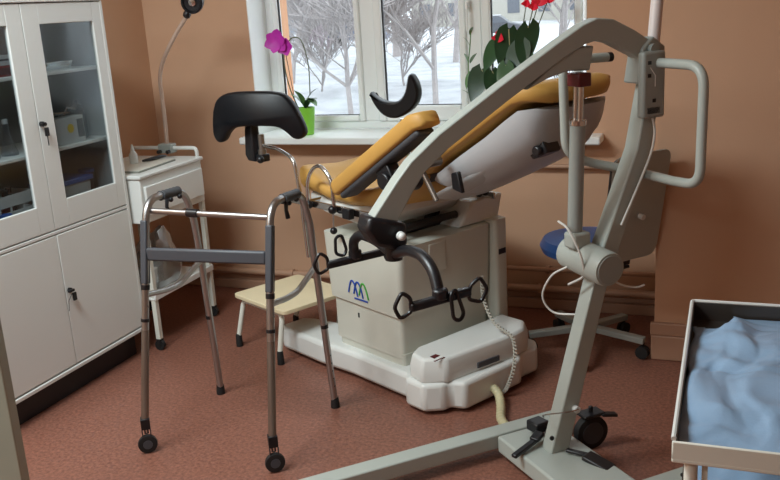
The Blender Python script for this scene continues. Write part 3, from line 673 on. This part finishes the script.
# ================================================================== PATIENT LIFT
def patient_lift():
    t = thing('patient_lift', 'grey mobile patient lift with a long curved boom and black spreader bar', 'patient lift', (-.52, 2.72, 0), -135)
    # base
    m = MB(); m.box((-.105, -.175, .035), (.125, .34, .098)); m.build('base_plate', M_lift, t, bevel=.008)
    m = MB(); m.box((-.21, -.255, .04), (1.05, -.185, .095)); m.build('base_leg', M_lift, t, bevel=.005)
    m = MB(); m.box((-.33, .30, .04), (1.05, .37, .095)); m.build('base_leg', M_lift, t, bevel=.005)
    for (x, y) in ((-.215, -.09), (-.24, .42)):
        m = MB(); m.lathe([(.048, -.018), (.062, -.015), (.064, 0), (.062, .015), (.048, .018)], (x, y, .0645), (.1, 1, 0), 28); wh = m.build('castor_wheel', M_rubber, t)
        m = MB(); m.lathe([(.042, -.019), (.042, .019)], (x, y, .0645), (.1, 1, 0), 24); m.build('hub', M_midgrey, wh)
        m = MB(); m.box((x-.045, y-.03, .130), (x+.045, y+.03, .142)); m.cyl((x, y, .13), (x, y, .165), .008); m.bar((x-.03, y+.02, .133), (x-.09, y+.03, .122), .03, .012); m.build('castor_fork', M_black, t, bevel=.004)
    for y in (-.22, .335):
        m = MB(); m.lathe([(.02, -.012), (.034, -.010), (.034, .010), (.02, .012)], (.97, y, .0345), (0, 1, 0), 20); m.build('front_roller', M_rubber, t)
    # pedals
    m = MB(); m.box((-.055, -.145, .112), (.005, -.085, .150), Matrix.Rotation(rad(8), 4, 'Z')); m.bar((-.03, -.09, .12), (-.01, -.03, .12), .02, .014); m.build('pedal', M_black, t, bevel=.006)
    m = MB(); m.bar((.03, -.05, .125), (.16, -.01, .105), .022, .014); m.bar((.02, -.06, .135), (.06, -.04, .125), .035, .014); m.build('pedal', M_black, t, bevel=.004)
    m = MB(); m.bar((-.01, .05, .112), (-.06, .115, .108), .02, .012); m.bar((-.05, .105, .108), (-.085, .20, .09), .055, .016); m.build('pedal', M_black, t, bevel=.005)
    # mast
    m = MB()
    def q(x, z, hx, hy): return [(x-hx, -hy, z), (x+hx, -hy, z), (x+hx, hy, z), (x-hx, hy, z)]
    m.loft([q(0.0, .095, .036, .030), q(-.175, .70, .030, .030)]); m.build('mast_lower', M_lift, t, bevel=.005)
    m = MB(); m.loft([q(-.175, .70, .036, .033), q(-.205, .78, .038, .033), q(-.335, 1.10, .030, .033), q(-.385, 1.36, .026, .033)]); m.build('mast_upper', M_lift, t, bevel=.006)
    m = MB(); m.cyl((.035, .031, .16), (.035, .036, .16), .008); m.build('bolt', M_black, t)
    m = MB(); m.cyl((-.06, .03, .245), (-.06, .048, .245), .012); m.build('bolt', M_creamw, t)
    m = MB(); m.tube(smooth_path([(.037, -.01, .22), (.06, .03, .25), (-.02, .06, .255), (-.06, .05, .25)], 5), .0025, 6); m.build('wire_loop', M_chrome, t)
    # motor housing cylinder
    m = MB(); m.lathe([(.045, -.130), (.056, -.120), (.058, .08), (.054, .095)], (-.135, .022, .748), (0, 1, -.05), 32); m.build('motor_housing', M_lift, t)
    m = MB(); m.lathe([(.047, .0955), (.047, .0985)], (-.135, .022, .748), (0, 1, -.05), 32); m.build('end_cap', M_liftd, t)
    m = MB(); m.box((-.145, -.052, .79), (-.075, .008, .845)); m.build('actuator_bracket', M_lift, t, bevel=.010)
    # actuator
    A0, A1 = Vector((-.105, -.03, .82)), Vector((-.105, -.005, 1.32)); d = A1-A0
    MB().cyl(A0, A0+d*.76, .0245).build('actuator_cylinder', M_liftd, t)
    m = MB(); m.cyl(A0+d*.755, A0+d*.785, .0275); m.build('actuator_collar', M_chrome, t)
    m = MB(); m.cyl(A0+d*.78+Vector((0, -.012, 0)), A1+Vector((0, -.012, 0)), .009); m.cyl(A0+d*.78+Vector((0, .012, 0)), A1+Vector((0, .012, 0)), .009); m.build('actuator_rod', M_chrome, t)
    m = MB(); m.box((A1.x-.024, A1.y-.03, 1.318), (A1.x+.024, A1.y+.034, 1.36)); m.build('limit_box', M_darkred, t, bevel=.004, label='dark red box at the top of the actuator')
    m = MB(); m.prism([(.10, 1.325), (.02, 1.355), (-.05, 1.37), (-.13, 1.365), (-.145, 1.44), (-.05, 1.44)], 'y', -.020, .020); m.build('boom_gusset', M_lift, t, bevel=.006)
    # boom
    top = [(-.385, 1.425), (-.30, 1.475), (-.215, 1.515), (-.155, 1.522), (-.10, 1.505), (-.012, 1.460), (.20, 1.345), (.405, 1.228), (.50, 1.158), (.545, 1.11), (.64, .995)]
    bot = [(-.375, 1.350), (-.30, 1.398), (-.205, 1.444), (-.155, 1.455), (-.11, 1.447), (-.03, 1.410), (.175, 1.298), (.375, 1.182), (.455, 1.122), (.495, 1.072), (.575, .955)]
    m = MB(); m.loft([[(a[0], -.025, a[1]), (a[0], .025, a[1]), (b[0], .025, b[1]), (b[0], -.025, b[1])] for a, b in zip(top, bot)]); m.build('boom', M_lift, t, bevel=.004)
    m = MB(); m.prism([(-.40, 1.31), (-.30, 1.31), (-.32, 1.42), (-.36, 1.455), (-.41, 1.42)], 'y', -.036, .036); m.build('boom_hinge', M_liftd, t, bevel=.006)
    m = MB(); m.cyl((-.355, -.05, 1.415), (-.355, .052, 1.415), .017); m.build('hinge_pin', M_liftd, t)
    # boom end cover and spreader
    m = MB(); m.prism([(.53, .985), (.645, 1.02), (.66, .98), (.63, .93), (.56, .905), (.53, .92)], 'y', -.040, .045); m.build('boom_end_cover', M_black, t, bevel=.012)
    m = MB(); m.cyl((.56, .055, .955), (.56, .066, .955), .013); m.ball((.56, .068, .955), .012); m.build('knob', M_creamw, t)
    m = MB(); m.cyl((.56, 0, .93), (.56, 0, .87), .026); m.build('swivel', M_black, t)
    fl = .018
    for s in (-1, 1):
        if s < 0: P = [(.56, 0, .885), (.565, -.12, .905), (.57, -.235, .90), (.575, -.295, .86), (.565, -.305, .80)]; xa, xb, zc, yb = .665, .455, .800, -.305
        else: P = [(.56, 0, .885), (.56, .10, .925), (.56, .20, .930), (.56, .265, .90), (.565, .30, .84)]; xa, xb, zc, yb = .655, .475, .835, .305
        MB().tube(fillet(P, .05, 6), .0165, 14).build('spreader_arm', M_black, t)
        m = MB(); m.bar((xa, yb, zc-.006), (xb, yb, zc+.006), .026, .024); m.cyl((.565, yb, zc), (.565, yb, zc+.03), .022); m.build('crossbar', M_black, t, bevel=.006)
        def hook(cx, cy, cz, ori, sz=1.0):
            if ori == 'x': pts = [(cx, cy, cz-.018), (cx+.035*sz, cy, cz-.032), (cx+.052*sz, cy+.004, cz+.004), (cx+.03*sz, cy+.006, cz+.042), (cx+.004, cy+.004, cz+.022)]
            elif ori == '-x': pts = [(cx, cy, cz-.018), (cx-.035*sz, cy, cz-.032), (cx-.052*sz, cy+.004, cz+.004), (cx-.03*sz, cy+.006, cz+.042), (cx-.004, cy+.004, cz+.022)]
            else: pts = [(cx, cy, cz+.03), (cx+.02, cy+.01, cz+.02), (cx+.02, cy+.02, cz-.045), (cx, cy+.02, cz-.055), (cx-.018, cy+.01, cz-.04)]
            MB().tube(fillet(pts, .012, 4, True), .0055, 8, closed=True).build('sling_hook', M_black, t)
        hook(xa-.005, yb, zc, 'x'); hook(xb+.005, yb, zc, '-x', 1.1)
        if s < 0: MB().tube(fillet([(.60, yb-.01, zc+.012), (.625, yb-.02, zc+.02), (.622, yb-.022, zc+.075), (.60, yb-.02, zc+.082), (.588, yb-.015, zc+.03)], .012, 4, True), .0055, 8, closed=True).build('sling_hook', M_black, t)
        else: hook(.525, yb+.012, zc-.005, 'd')
    # push handle frame
    X = -.36
    P = fillet([(-.31, -.13, 1.388), (-.125, -.12, 1.392), (-.135, -.12, 1.09), (-.23, -.13, 1.045), (X, -.06, 1.01), (X, .14, 1.005), (X, .258, 1.01), (X, .262, 1.37), (X, .12, 1.372), (X, .03, 1.372)], [0, .05, .07, .04, .05, 0, .12, .10, .03, 0], 8)
    MB().tube(P, .0155, 14).build('push_handle', M_lift, t)
    m = MB(); m.cyl((-.308, -.13, 1.388), (-.326, -.131, 1.388), .0158); m.build('handle_end_cap', M_black, t)
    # control box
    m = MB(); m.box((-.388, .034, 1.20), (-.298, .066, 1.41)); cb = m.build('control_box', M_liftd, t, bevel=.010, seg=3)
    m = MB()
    for (x, z) in ((-.322, 1.375), (-.322, 1.335), (-.342, 1.256)): m.box((x-.007, .0645, z-.006), (x+.007, .067, z+.006))
    m.build('button', M_black, cb, bevel=.002)
    B((-.366, .0643, 1.215), (-.316, .066, 1.235)).build('label_plate', M_darkgrey, cb); 
    m = MB(); m.box((-.366, .0643, 1.29), (-.314, .0655, 1.293)); m.box((-.366, .0643, 1.352), (-.314, .0655, 1.354)); m.tube([(-.325, .066, 1.36), (-.345, .066, 1.335), (-.345, .066, 1.30)], .0015, 6); m.build('marking', M_creamw, cb)
    # rising tube from the mast head
    MB().cyl((-.405, -.02, 1.40), (-.49, -.06, 1.95), .020).build('head_tube', M_pinkpole, t, label='pale tube rising from the mast head')
    # cables
    MB().tube(smooth_path([(-.345, .055, 1.205), (-.352, .06, 1.15), (-.345, .05, 1.08), (-.30, .045, .98), (-.235, .045, .86)], 6), .0042, 8).build('cable', M_cable, t)
    MB().tube(smooth_path([(-.07, -.07, .875), (-.045, .02, .87), (-.06, .06, .80), (-.08, .055, .74), (-.10, .02, .70), (-.08, -.03, .665)], 6), .004, 8).build('cable', M_cable, t)
    MB().tube(smooth_path([(-.09, -.05, .72), (-.06, -.10, .68), (-.05, -.14, .60), (-.08, -.12, .54), (-.13, -.04, .545)], 6), .0035, 8).build('cable', M_cable, t)
    MB().tube(smooth_path([(-.18, .02, .70), (-.22, .06, .665), (-.26, .09, .655), (-.28, .11, .665)], 6), .0035, 8).build('cable', M_cable, t)
    return t
patient_lift()

# ================================================================== BLUE SWIVEL CHAIR
def swivel_chair():
    t = thing('swivel_chair', 'swivel chair with blue seat and grey backrest shell behind the patient lift', 'chair', (-.585, 3.87, 0), -40)
    # local x toward the backrest
    prof = [(.0, .455), (.16, .455), (.20, .475), (.212, .505), (.195, .535), (.12, .545), (0, .547)]
    MB().lathe(prof, seg=32).build('seat', M_blue, t)
    MB().lathe([(.03, .085), (.03, .30), (.02, .305), (.02, .44), (.10, .445), (.12, .455)], seg=20).build('column', M_liftd, t)
    m = MB(); m.bar((.05, 0, .448), (.235, 0, .448), .06, .012); m.bar((.235, 0, .462), (.275, 0, .74), .012, .05, up=(0, 1, 0)); m.build('back_stem', M_black, t)
    Mx = Matrix.Translation((.262, 0, .50)) @ Matrix.Rotation(rad(9), 4, 'Y')
    pl = fillet([(0, -.145, 0), (0, .145, 0), (0, .155, .47), (0, -.155, .47)], .06, 6, True)
    m = MB(); m.loft([[Mx @ Vector((.016-.9*p.y*p.y, p.y, p.z)) for p in pl], [Mx @ Vector((.031-.9*p.y*p.y, p.y, p.z)) for p in pl]]); m.build('back_shell', M_lift, t, bevel=.004)
    m = MB(); m.loft([[Mx @ Vector((.014-.9*p.y*p.y, p.y*.93, p.z*.96+.008)) for p in pl], [Mx @ Vector((-.02-.9*p.y*p.y, p.y*.88, p.z*.92+.015)) for p in pl]]); m.build('back_cushion', M_darkgrey, t, bevel=.01)
    MB().cyl(Mx @ Vector((.028, 0, .20)), Mx @ Vector((.05, 0, .20)), .012).build('adjusting_knob', M_creamw, t)
    for k in range(5):
        a = rad(72*k+40-162+4); d = Vector((math.cos(a), math.sin(a), 0))
        m = MB(); m.tube([d*.03+Vector((0, 0, .105)), d*.27+Vector((0, 0, .085))], 0, prof=[(.014, .020), (.014, -.020), (-.014, -.020), (-.014, .020)]); m.build('base_arm', M_liftd, t, bevel=.004)
        p = d*.262; sd = Vector((-d.y, d.x, 0))
        m = MB(); m.lathe([(.015, -.020), (.029, -.018), (.029, -.004), (.012, -.003), (.012, .003), (.029, .004), (.029, .018), (.015, .020)], (p.x, p.y, .030), sd, 18); m.cyl((p.x, p.y, .04), (p.x, p.y, .078), .008); m.build('castor', M_rubber, t)
swivel_chair()

# ================================================================== INSTRUMENT TROLLEY (right foreground)
def trolley():
    t = thing('instrument_trolley', 'cream two-tier instrument trolley in the right foreground', 'trolley', (0, 0, 0), 0)
    x0, x1, y0, y1 = -.082, .56, 1.60, 2.365
    m = MB(); m.box((x0, y0, .722), (x1, y0+.006, .762)); m.box((x0, y1-.006, .722), (x1, y1, .734)); m.box((x0, y0, .722), (x0+.006, y1, .740)); m.box((x1-.006, y0, .722), (x1, y1, .740)); m.box((x0, y0, .716), (x1, y1, .7265))
    m.build('top_frame', M_trolley, t, bevel=.003)
    m = MB(); m.box((x0+.004, y0+.008, .728), (x1-.004, y1-.006, .734)); m.box((x0+.001, y1-.009, .728), (x1-.001, y1-.006, .782)); m.box((x0+.007, y0+.01, .728), (x0+.009, y1, .774)); m.box((x1-.004, y0, .728), (x1-.001, y1, .785))
    m.build('tray', M_traym, t)
    m = MB(); m.tube(fillet([(x0+.003, y0+.003, .766), (x0+.003, y1-.004, .784), (x0+.01, y1, .784), (x1-.01, y1, .784), (x1, y1-.01, .784), (x1, y0+.003, .768)], .012, 4), .005, 8); m.build('tray_rim', M_creamw, t)
    for x in (x0+.035, x1-.035):
        for y in (y0+.03, y1-.03):
            m = MB(); m.tube([(x, y, .06), (x, y, .725)], .013, 12); m.build('leg', M_trolley, t)
            m = MB(); m.cyl((x-.012, y, .032), (x+.012, y, .032), .032); m.build('castor', M_rubber, t)
    m = MB(); m.box((x0+.055, y0+.04, .12), (x0+.066, y0+.052, .725)); m.build('hanger_strip', M_trolley, t)
    m = MB(); m.box((x0+.01, y0+.03, .50), (x1-.01, y1-.03, .508)); m.box((x0+.01, y0+.03, .50), (x0+.016, y1-.03, .535)); m.box((x0+.01, y1-.036, .50), (x1-.01, y1-.03, .535)); m.build('lower_tray', M_traym, t)
    return x0, x1, y0, y1
tx0, tx1, ty0, ty1 = trolley()
def sheet(name, label, x0, x1, y0, y1, z, amp, nx, ny, notch=False, seed=0):
    m = MB(); V = {}; rg = random.Random(int(seed*10)); TW_ = []
    for k in range(9):
        a_ = rg.uniform(0, PI); TW_.append((math.cos(a_), math.sin(a_), rg.uniform(.50, 1.15)*(1 if k < 5 else 2.4), rg.random(), (.30 if k < 5 else .13)))
    def ridge(p):
        return 1-abs(noise.noise(p))*2
    for j in range(ny+1):
        for i in range(nx+1):
            u, v = i/nx, j/ny; x = x0+(x1-x0)*u; y = y0+(y1-y0)*v
            p = Vector((x*6.0+seed, y*4.6, seed*1.7)); wv = Vector((noise.noise(p*1.3+Vector((9, 0, 0))), noise.noise(p*1.3+Vector((0, 7, 0))), 0))
            q = p+wv*.45
            h = 0
            for (ca, sa, fr, ph, wt) in TW_:
                tt = (q.x*ca+q.y*sa)*fr+ph; tt = tt-math.floor(tt); h += wt*(abs(tt-.38)/.62 if tt > .38 else abs(tt-.38)/.38)
            h *= .75+.5*noise.noise(q*.7)
            h = abs(h)*.85-.12
            e = min(1, min(u, 1-u)*8, min(v, 1-v)*8)
            zz = z+amp*h*(.35+.65*e)+.002
            x += .012*noise.noise(Vector((y*9, seed, 0)))*(1-e); y += .012*noise.noise(Vector((x*9, seed+4, 0)))*(1-e)
            V[i, j] = m.bm.verts.new((x, y, zz))
    T = {}
    for (k, v) in list(V.items()): T[k] = m.bm.verts.new(v.co+Vector((0, 0, -.0015)))
    def inside(i, j):
        if notch:
            u, v = (i+.5)/nx, (j+.5)/ny
            if u < .16 and v > .905: return False
            if (u-.09)**2*25+(v-.93)**2*130 < .35: return False
        return True
    F = {(i, j) for i in range(nx) for j in range(ny) if inside(i, j)}
    for (i, j) in F:
        m.bm.faces.new((V[i, j], V[i+1, j], V[i+1, j+1], V[i, j+1])); m.bm.faces.new((T[i, j], T[i, j+1], T[i+1, j+1], T[i+1, j]))
        for (a, b, nb) in (((i, j), (i+1, j), (i, j-1)), ((i+1, j), (i+1, j+1), (i+1, j)), ((i+1, j+1), (i, j+1), (i, j+1)), ((i, j+1), (i, j), (i-1, j))):
            if nb not in F: m.bm.faces.new((V[a], T[a], T[b], V[b]))
    bmesh.ops.delete(m.bm, geom=[v for v in m.bm.verts if not v.link_faces], context='VERTS')
    o = m.build(name, M_sheet, smooth=180); return tag(o, label, 'sheet')
sheet('disposable_sheet', 'crumpled light blue disposable sheet spread over the top tray of the trolley', tx0+.0115, tx1-.03, ty0+.012, ty1-.013, .738, .062, 120, 130, True, 2.3)
sheet('disposable_sheet', 'light blue disposable sheet on the lower tray of the trolley', tx0+.03, tx1-.03, ty0+.06, ty1-.05, .5095, .03, 50, 60, False, 7.1)

# ================================================================== PLANTS ON THE SILL
def leaf(m, base, tip, width, droop=.02, n=10, fold=.25, heart=False, side=None):
    base, tip = Vector(base), Vector(tip); d = tip-base; L = d.length; d.normalize()
    sd = Vector(side).normalized() if side else d.cross(Vector((0, 0, 1))).normalized()
    up = sd.cross(d).normalized(); rows = []
    hp = [(0, .30), (.06, .72), (.14, .93), (.26, 1), (.40, .95), (.55, .80), (.70, .58), (.84, .33), (.94, .13), (1, .01)]
    lp = [(0, .12), (.1, .5), (.25, .85), (.45, 1), (.65, .92), (.8, .68), (.92, .34), (1, .02)]
    tab = hp if heart else lp
    def wf_(u):
        for (a, p), (b, q) in zip(tab, tab[1:]):
            if u <= b: return p+(q-p)*(u-a)/(b-a)
        return tab[-1][1]
    cols = (-1, -.55, 0, .55, 1)
    for i in range(n+1):
        u = i/n; w_ = width*wf_(u); row = []
        for k in cols:
            back = .16*L*(1-u)**3*abs(k)**1.5 if heart else 0
            c = base+d*(L*u-back)+Vector((0, 0, -droop*u*u))
            row.append(c+sd*w_*k+up*w_*(fold*abs(k)-.18*k*k)+up*(.05*L*math.sin(PI*u)))
        rows.append(row)
    A = [[m.bm.verts.new(p) for p in r] for r in rows]; Bv = [[m.bm.verts.new(Vector(p)-up*.0012) for p in r] for r in rows]
    K = len(cols)-1
    for i in range(n):
        for k in range(K):
            m.bm.faces.new((A[i][k], A[i+1][k], A[i+1][k+1], A[i][k+1])); m.bm.faces.new((Bv[i][k], Bv[i][k+1], Bv[i+1][k+1], Bv[i+1][k]))
        m.bm.faces.new((A[i][0], Bv[i][0], Bv[i+1][0], A[i+1][0])); m.bm.faces.new((A[i][K], A[i+1][K], Bv[i+1][K], Bv[i][K]))
    for k in range(K):
        m.bm.faces.new((A[0][k], A[0][k+1], Bv[0][k+1], Bv[0][k])); m.bm.faces.new((A[n][k], Bv[n][k], Bv[n][k+1], A[n][k+1]))
SZ = .926
def orchid():
    t = thing('potted_orchid', 'orchid with one magenta bloom in a lime green pot on the left of the sill', 'plant', (-2.20, 4.385, SZ))
    MB().lathe([(.036, 0), (.038, .004), (.052, .145), (.052, .150), (.046, .150), (.044, .135), (0, .135)], seg=24).build('pot', M_greenpot, t)
    MB().lathe([(.044, .130), (.044, .140), (0, .142)], seg=20).build('soil', M_soil, t)
    for b, tp, w_, dr in (((0, 0, .14), (.095, -.04, .27), .028, .07), ((0, 0, .14), (.07, .03, .31), .028, .06), ((0, 0, .14), (-.08, -.03, .26), .028, .03), ((.0, 0, .14), (-.03, -.06, .29), .026, .04), ((.01, 0, .20), (.085, -.03, .18), .026, .02)):
        m = MB(); leaf(m, b, tp, w_, dr, 9, .35); m.build('leaf', M_leaf if b[2] < .15 and dr > .05 else M_leafl, t)
    m = MB(); m.tube(smooth_path([(-.035, -.01, .14), (-.075, -.02, .26), (-.095, -.02, .38), (-.085, -.02, .47), (-.04, -.02, .525), (.01, -.02, .52), (.035, -.02, .46), (.045, -.01, .36), (.035, 0, .22)], 7), .0032, 8); m.build('stem', M_stem, t)
    m = MB(); m.tube([(-.055, 0, .14), (-.10, 0, .50)], .002, 6); m.build('support_stick', M_black, t)
    c = Vector((-.125, -.035, .515))
    m = MB()
    for k in range(6):
        a = 2*PI*k/6+.3; r = .074 if k % 2 else .064
        leaf(m, c, c+Vector((math.cos(a)*r, -.02+.01*(k % 2), math.sin(a)*r*.95)), .032, .004, 7, .12, side=(-math.sin(a), 0, math.cos(a)))
    for k in range(5):
        a = 2*PI*k/5; c2 = c+Vector((.045, .012, -.03)); leaf(m, c2, c2+Vector((math.cos(a)*.05, -.012, math.sin(a)*.05)), .024, .003, 6, .12, side=(-math.sin(a), 0, math.cos(a)))
    m.build('bloom', M_orchid, t)
orchid()
def anthurium():
    t = thing('potted_anthurium', 'anthurium with dark heart leaves and red spathes at the right of the window sill', 'plant', (-1.045, 4.41, SZ+.0))
    random.seed(6)
    MB().lathe([(.055, 0), (.058, .004), (.075, .135), (.075, .14), (.067, .14), (.064, .12), (0, .12)], seg=24).build('pot', M_potw, t)
    MB().lathe([(.064, .115), (.064, .126), (0, .128)], seg=20).build('soil', M_soil, t)
    # (base of blade, tip, half width)
    L = [((.10, -.04, .50), (.085, -.08, .33), .055), ((.0, -.03, .49), (-.045, -.06, .36), .048), ((-.06, -.03, .44), (-.115, -.06, .32), .040), ((.055, -.05, .42), (.03, -.09, .25), .058),
         ((-.14, -.05, .31), (-.185, -.08, .17), .050), ((-.085, -.05, .30), (-.075, -.09, .18), .040), ((-.01, -.07, .33), (-.02, -.11, .19), .045), ((.14, -.06, .36), (.15, -.10, .22), .05),
         ((.20, -.03, .38), (.27, -.06, .36), .03), ((.22, 0, .33), (.28, -.04, .25), .035), ((-.02, -.02, .40), (-.02, -.06, .30), .030)]
    for b, tp, w_ in L:
        b = (b[0], b[1], b[2]*1.06); tp = (b[0]+(tp[0]-b[0])*1.15, tp[1], b[2]+(tp[2]-b[2])*1.05); w_ *= 1.14
        m = MB(); leaf(m, b, tp, w_, .0, 9, .15, heart=True, side=(1, random.uniform(-.5, .6), random.uniform(-.35, .35))); m.build('leaf', random.choice([M_leaf, M_leaf, M_leafm]), t)
        m = MB(); m.tube(smooth_path([(b[0]*.12, b[1]*.12, .125), (b[0]*.6, b[1]*.6, b[2]*.65+.03), b], 5), .0028, 6); m.build('leaf_stalk', M_stemp, t)
    for (x, z, r) in ((.155, .655, .045), (.125, .625, .03), (-.055, .485, .035), (.09, .64, .026), (.20, .66, .035)):
        m = MB(); leaf(m, (x-.3*r, -.03, z+.2*r), (x+r, -.06, z-.4*r), r*.8, 0, 8, .15, heart=True, side=(.2, .2, 1)); leaf(m, (x+.2*r, -.035, z+.1*r), (x-r*.8, -.06, z-.1*r), r*.55, 0, 8, .15, heart=True, side=(.2, .2, 1)); m.build('flower', M_red, t)
        m = MB(); m.tube(smooth_path([(x*.1, 0, .125), (x*.55, -.01, .4*z/.6), (x, -.03, z)], 6), .0026, 6); m.build('flower_stalk', M_stem, t)
anthurium()
def trailing():
    t = thing('trailing_houseplant', 'leggy green houseplant in a small white pot left of the anthurium', 'plant', (-1.245, 4.40, SZ))
    MB().lathe([(.038, 0), (.04, .004), (.05, .09), (.05, .095), (.045, .095), (.043, .08), (0, .08)], seg=22).build('pot', M_potw, t)
    MB().lathe([(.043, .078), (.043, .086), (0, .088)], seg=20).build('soil', M_soil, t)
    P = smooth_path([(0, 0, .08), (.0, -.01, .2), (-.015, -.015, .33), (.0, -.02, .46), (.005, -.02, .52)], 6)
    MB().tube(P, .003, 6).build('stem', M_leafl, t)
    for b, tp, w_ in (((0, -.02, .50), (.02, -.03, .55), .012), ((-.0, -.02, .44), (-.03, -.03, .50), .014), ((-.005, -.015, .36), (.035, -.03, .42), .016), ((-.01, -.015, .32), (-.025, -.03, .24), .02), ((0, -.01, .22), (.03, -.03, .30), .02), ((0, 0, .18), (-.05, -.03, .24), .02), ((-.012, -.015, .36), (-.03, -.03, .42), .018)):
        m = MB(); leaf(m, b, tp, w_, .01, 7, .25); m.build('leaf', M_leafl, t)
trailing()
t = thing('cyclamen_pot', 'white-flecked leafy plant in a pale pot at the right end of the sill', 'plant', (-.775, 4.46, SZ))
MB().lathe([(.045, 0), (.047, .004), (.06, .11), (.06, .115), (.054, .115), (.052, .1), (0, .1)], seg=22).build('pot', M_potw, t)
for k in range(10):
    a = 2*PI*k/10+.2; r = .08+.04*(k % 3); h = .30+.05*(k % 4)
    m = MB(); leaf(m, (math.cos(a)*r*.5, math.sin(a)*r*.3, h-.02), (math.cos(a)*r*1.25, math.sin(a)*r*.6, h+.01*((k % 3)-1)), .028, .02, 7, .2); m.build('leaf', M_leaf if k % 3 else M_potw, t)
    MB().tube([(0, 0, .10), (math.cos(a)*r*.5, math.sin(a)*r*.3, h-.02)], .002, 6).build('leaf_stalk', M_stemp, t)

# ================================================================== OUTSIDE
GZ = -1.1
m = MB(); N = 40; V = [[None]*(N+1) for _ in range(N+1)]
for i in range(N+1):
    for j in range(N+1):
        x = -110+150*i/N; y = 4.9+125*j/N
        V[i][j] = m.bm.verts.new((x, y, GZ+.35*noise.noise(Vector((x*.12, y*.12, 0)))*min(1, (y-5)/10)))
for i in range(N):
    for j in range(N): m.bm.faces.new((V[i][j], V[i+1][j], V[i+1][j+1], V[i][j+1]))
g = m.build('ground', M_snow); struct(g)
def tree(x, y, h, r, lab, seed, grp=None, depth=5):
    random.seed(seed); t = thing('bare_tree', lab, 'tree', (x, y, GZ), 0, grp)
    mb = MB(); tw = MB()
    def grow(p, d, L, r0, lev):
        n = 3; pts = [p]; rs = [r0]; dd = d.copy()
        for k in range(n):
            dd = (dd+Vector((random.uniform(-.22, .22), random.uniform(-.22, .22), random.uniform(-.05, .14)))).normalized(); pts.append(pts[-1]+dd*L/n); rs.append(r0*(1-.3*(k+1)/n))
        (mb if lev < 2 else tw).tube(pts, rs, 6 if lev < 2 else 3)
        if lev >= depth: return
        nb = 5 if lev > 0 else 7
        for k in range(nb):
            i = random.choice([1, 2, 3, 3]) if lev else random.choice([1, 2, 3]); a = random.uniform(0, 2*PI); s = random.uniform(.55, 1.0)
            q = (dd+Vector((math.cos(a)*s, math.sin(a)*s, random.uniform(-.15, .35)))).normalized()
            grow(pts[i], q, L*random.uniform(.6, .85), max(.011, rs[i]*.60), lev+1)
    grow(Vector((0, 0, -.1)), Vector((.05, 0, 1)), h*.42, r, 0)
    mb.build('trunk', M_bark, t); o = tw.build('twigs', M_bark, t)
    return t
tree(-9.0, 20.5, 6.0, .075, 'slender bare tree outside, curving up behind the orchid pane', 3)
tree(-17.2, 46, 17, .30, 'thick-trunked bare tree standing outside the middle window pane', 11)
tree(-15.5, 30, 7, .09, 'bare tree outside behind the orchid pane, left of the slender curving one', 5)
tree(-7.4, 22.5, 7.5, .085, 'slim bare tree outside at the right edge of the middle pane', 8)
tree(-23, 44, 11, .16, 'distant bare tree outside between the left and middle panes', 21)
tree(-11.5, 38, 11, .14, 'far bare tree outside just right of the thick trunk', 33)
tree(-4.6, 26, 8, .09, 'bare tree outside behind the anthurium', 14)
tree(-29, 50, 11, .17, 'far bare tree outside at the left edge of the orchid pane', 41)
tree(-12.2, 25.5, 3.2, .04, 'small bare bush outside low behind the orchid pane', 52, None, 4)
tree(-9.9, 27.0, 3.4, .04, 'small bare bush outside low in the middle pane', 57, None, 4)
tree(-17.5, 37.0, 4.0, .05, 'bare bush outside beyond the low one behind the orchid', 61, None, 4)
def house(x, y, w_, d_, h_, mt, lab, floors, cols):
    t = thing('building', lab, 'building', (x, y, GZ))
    B((-w_/2, 0, -.2), (w_/2, d_, h_)).build('walls', mt, t)
    B((-w_/2-.3, -.3, h_), (w_/2+.3, d_+.3, h_+.25)).build('roof', M_snow, t)
    for f in range(floors):
        for c_ in range(cols):
            cx = -w_/2+w_*(c_+.5)/cols; z = 1.0+f*2.9
            B((cx-.65, -.05, z), (cx+.65, .02, z+1.4)).build('window', M_dkwin, t)
house(-52, 92, 26, 10, 12, M_houseB, 'grey block of flats seen through the left window pane', 4, 8)
house(-24, 96, 20, 10, 12, M_houseA, 'ochre block of flats seen through the middle window pane', 4, 6)
house(-2, 90, 18, 10, 12, M_houseC, 'pinkish house seen past the anthurium', 3, 5)
def car(x, y, mt, lab, deg):
    t = thing('car', lab, 'car', (x, y, GZ+.05), deg)
    pr = [(-2.1, .35), (-2.1, .75), (-1.95, .95), (-1.2, 1.0), (-.75, 1.42), (.65, 1.45), (1.25, 1.0), (2.0, .85), (2.1, .6), (2.1, .35)]
    MB().prism(pr, 'y', -.82, .82).build('body', mt, t, bevel=.08, seg=3)
    MB().prism([(-1.08, 1.02), (-.72, 1.36), (.60, 1.38), (1.10, 1.02)], 'y', -.835, .835).build('windows', M_dkwin, t)
    B((-.7, -.7, 1.45), (.6, .7, 1.52)).build('snow_cover', M_snow, t, bevel=.03)
    for X in (-1.3, 1.3):
        for s in (-1, 1): MB().lathe([(.2, -.1), (.32, -.09), (.32, .09), (.2, .1)], (X, s*.78, .32), (0, 1, 0), 18).build('wheel', M_rubber, t)
car(-24.5, 58, M_carA, 'blue-grey parked car outside the left part of the middle pane', 12)
car(-33, 60, M_carB, 'dark parked car outside behind the orchid', 5)
car(-15.5, 60, M_carB, 'dark parked car outside the middle pane, right of the thick trunk', 8)
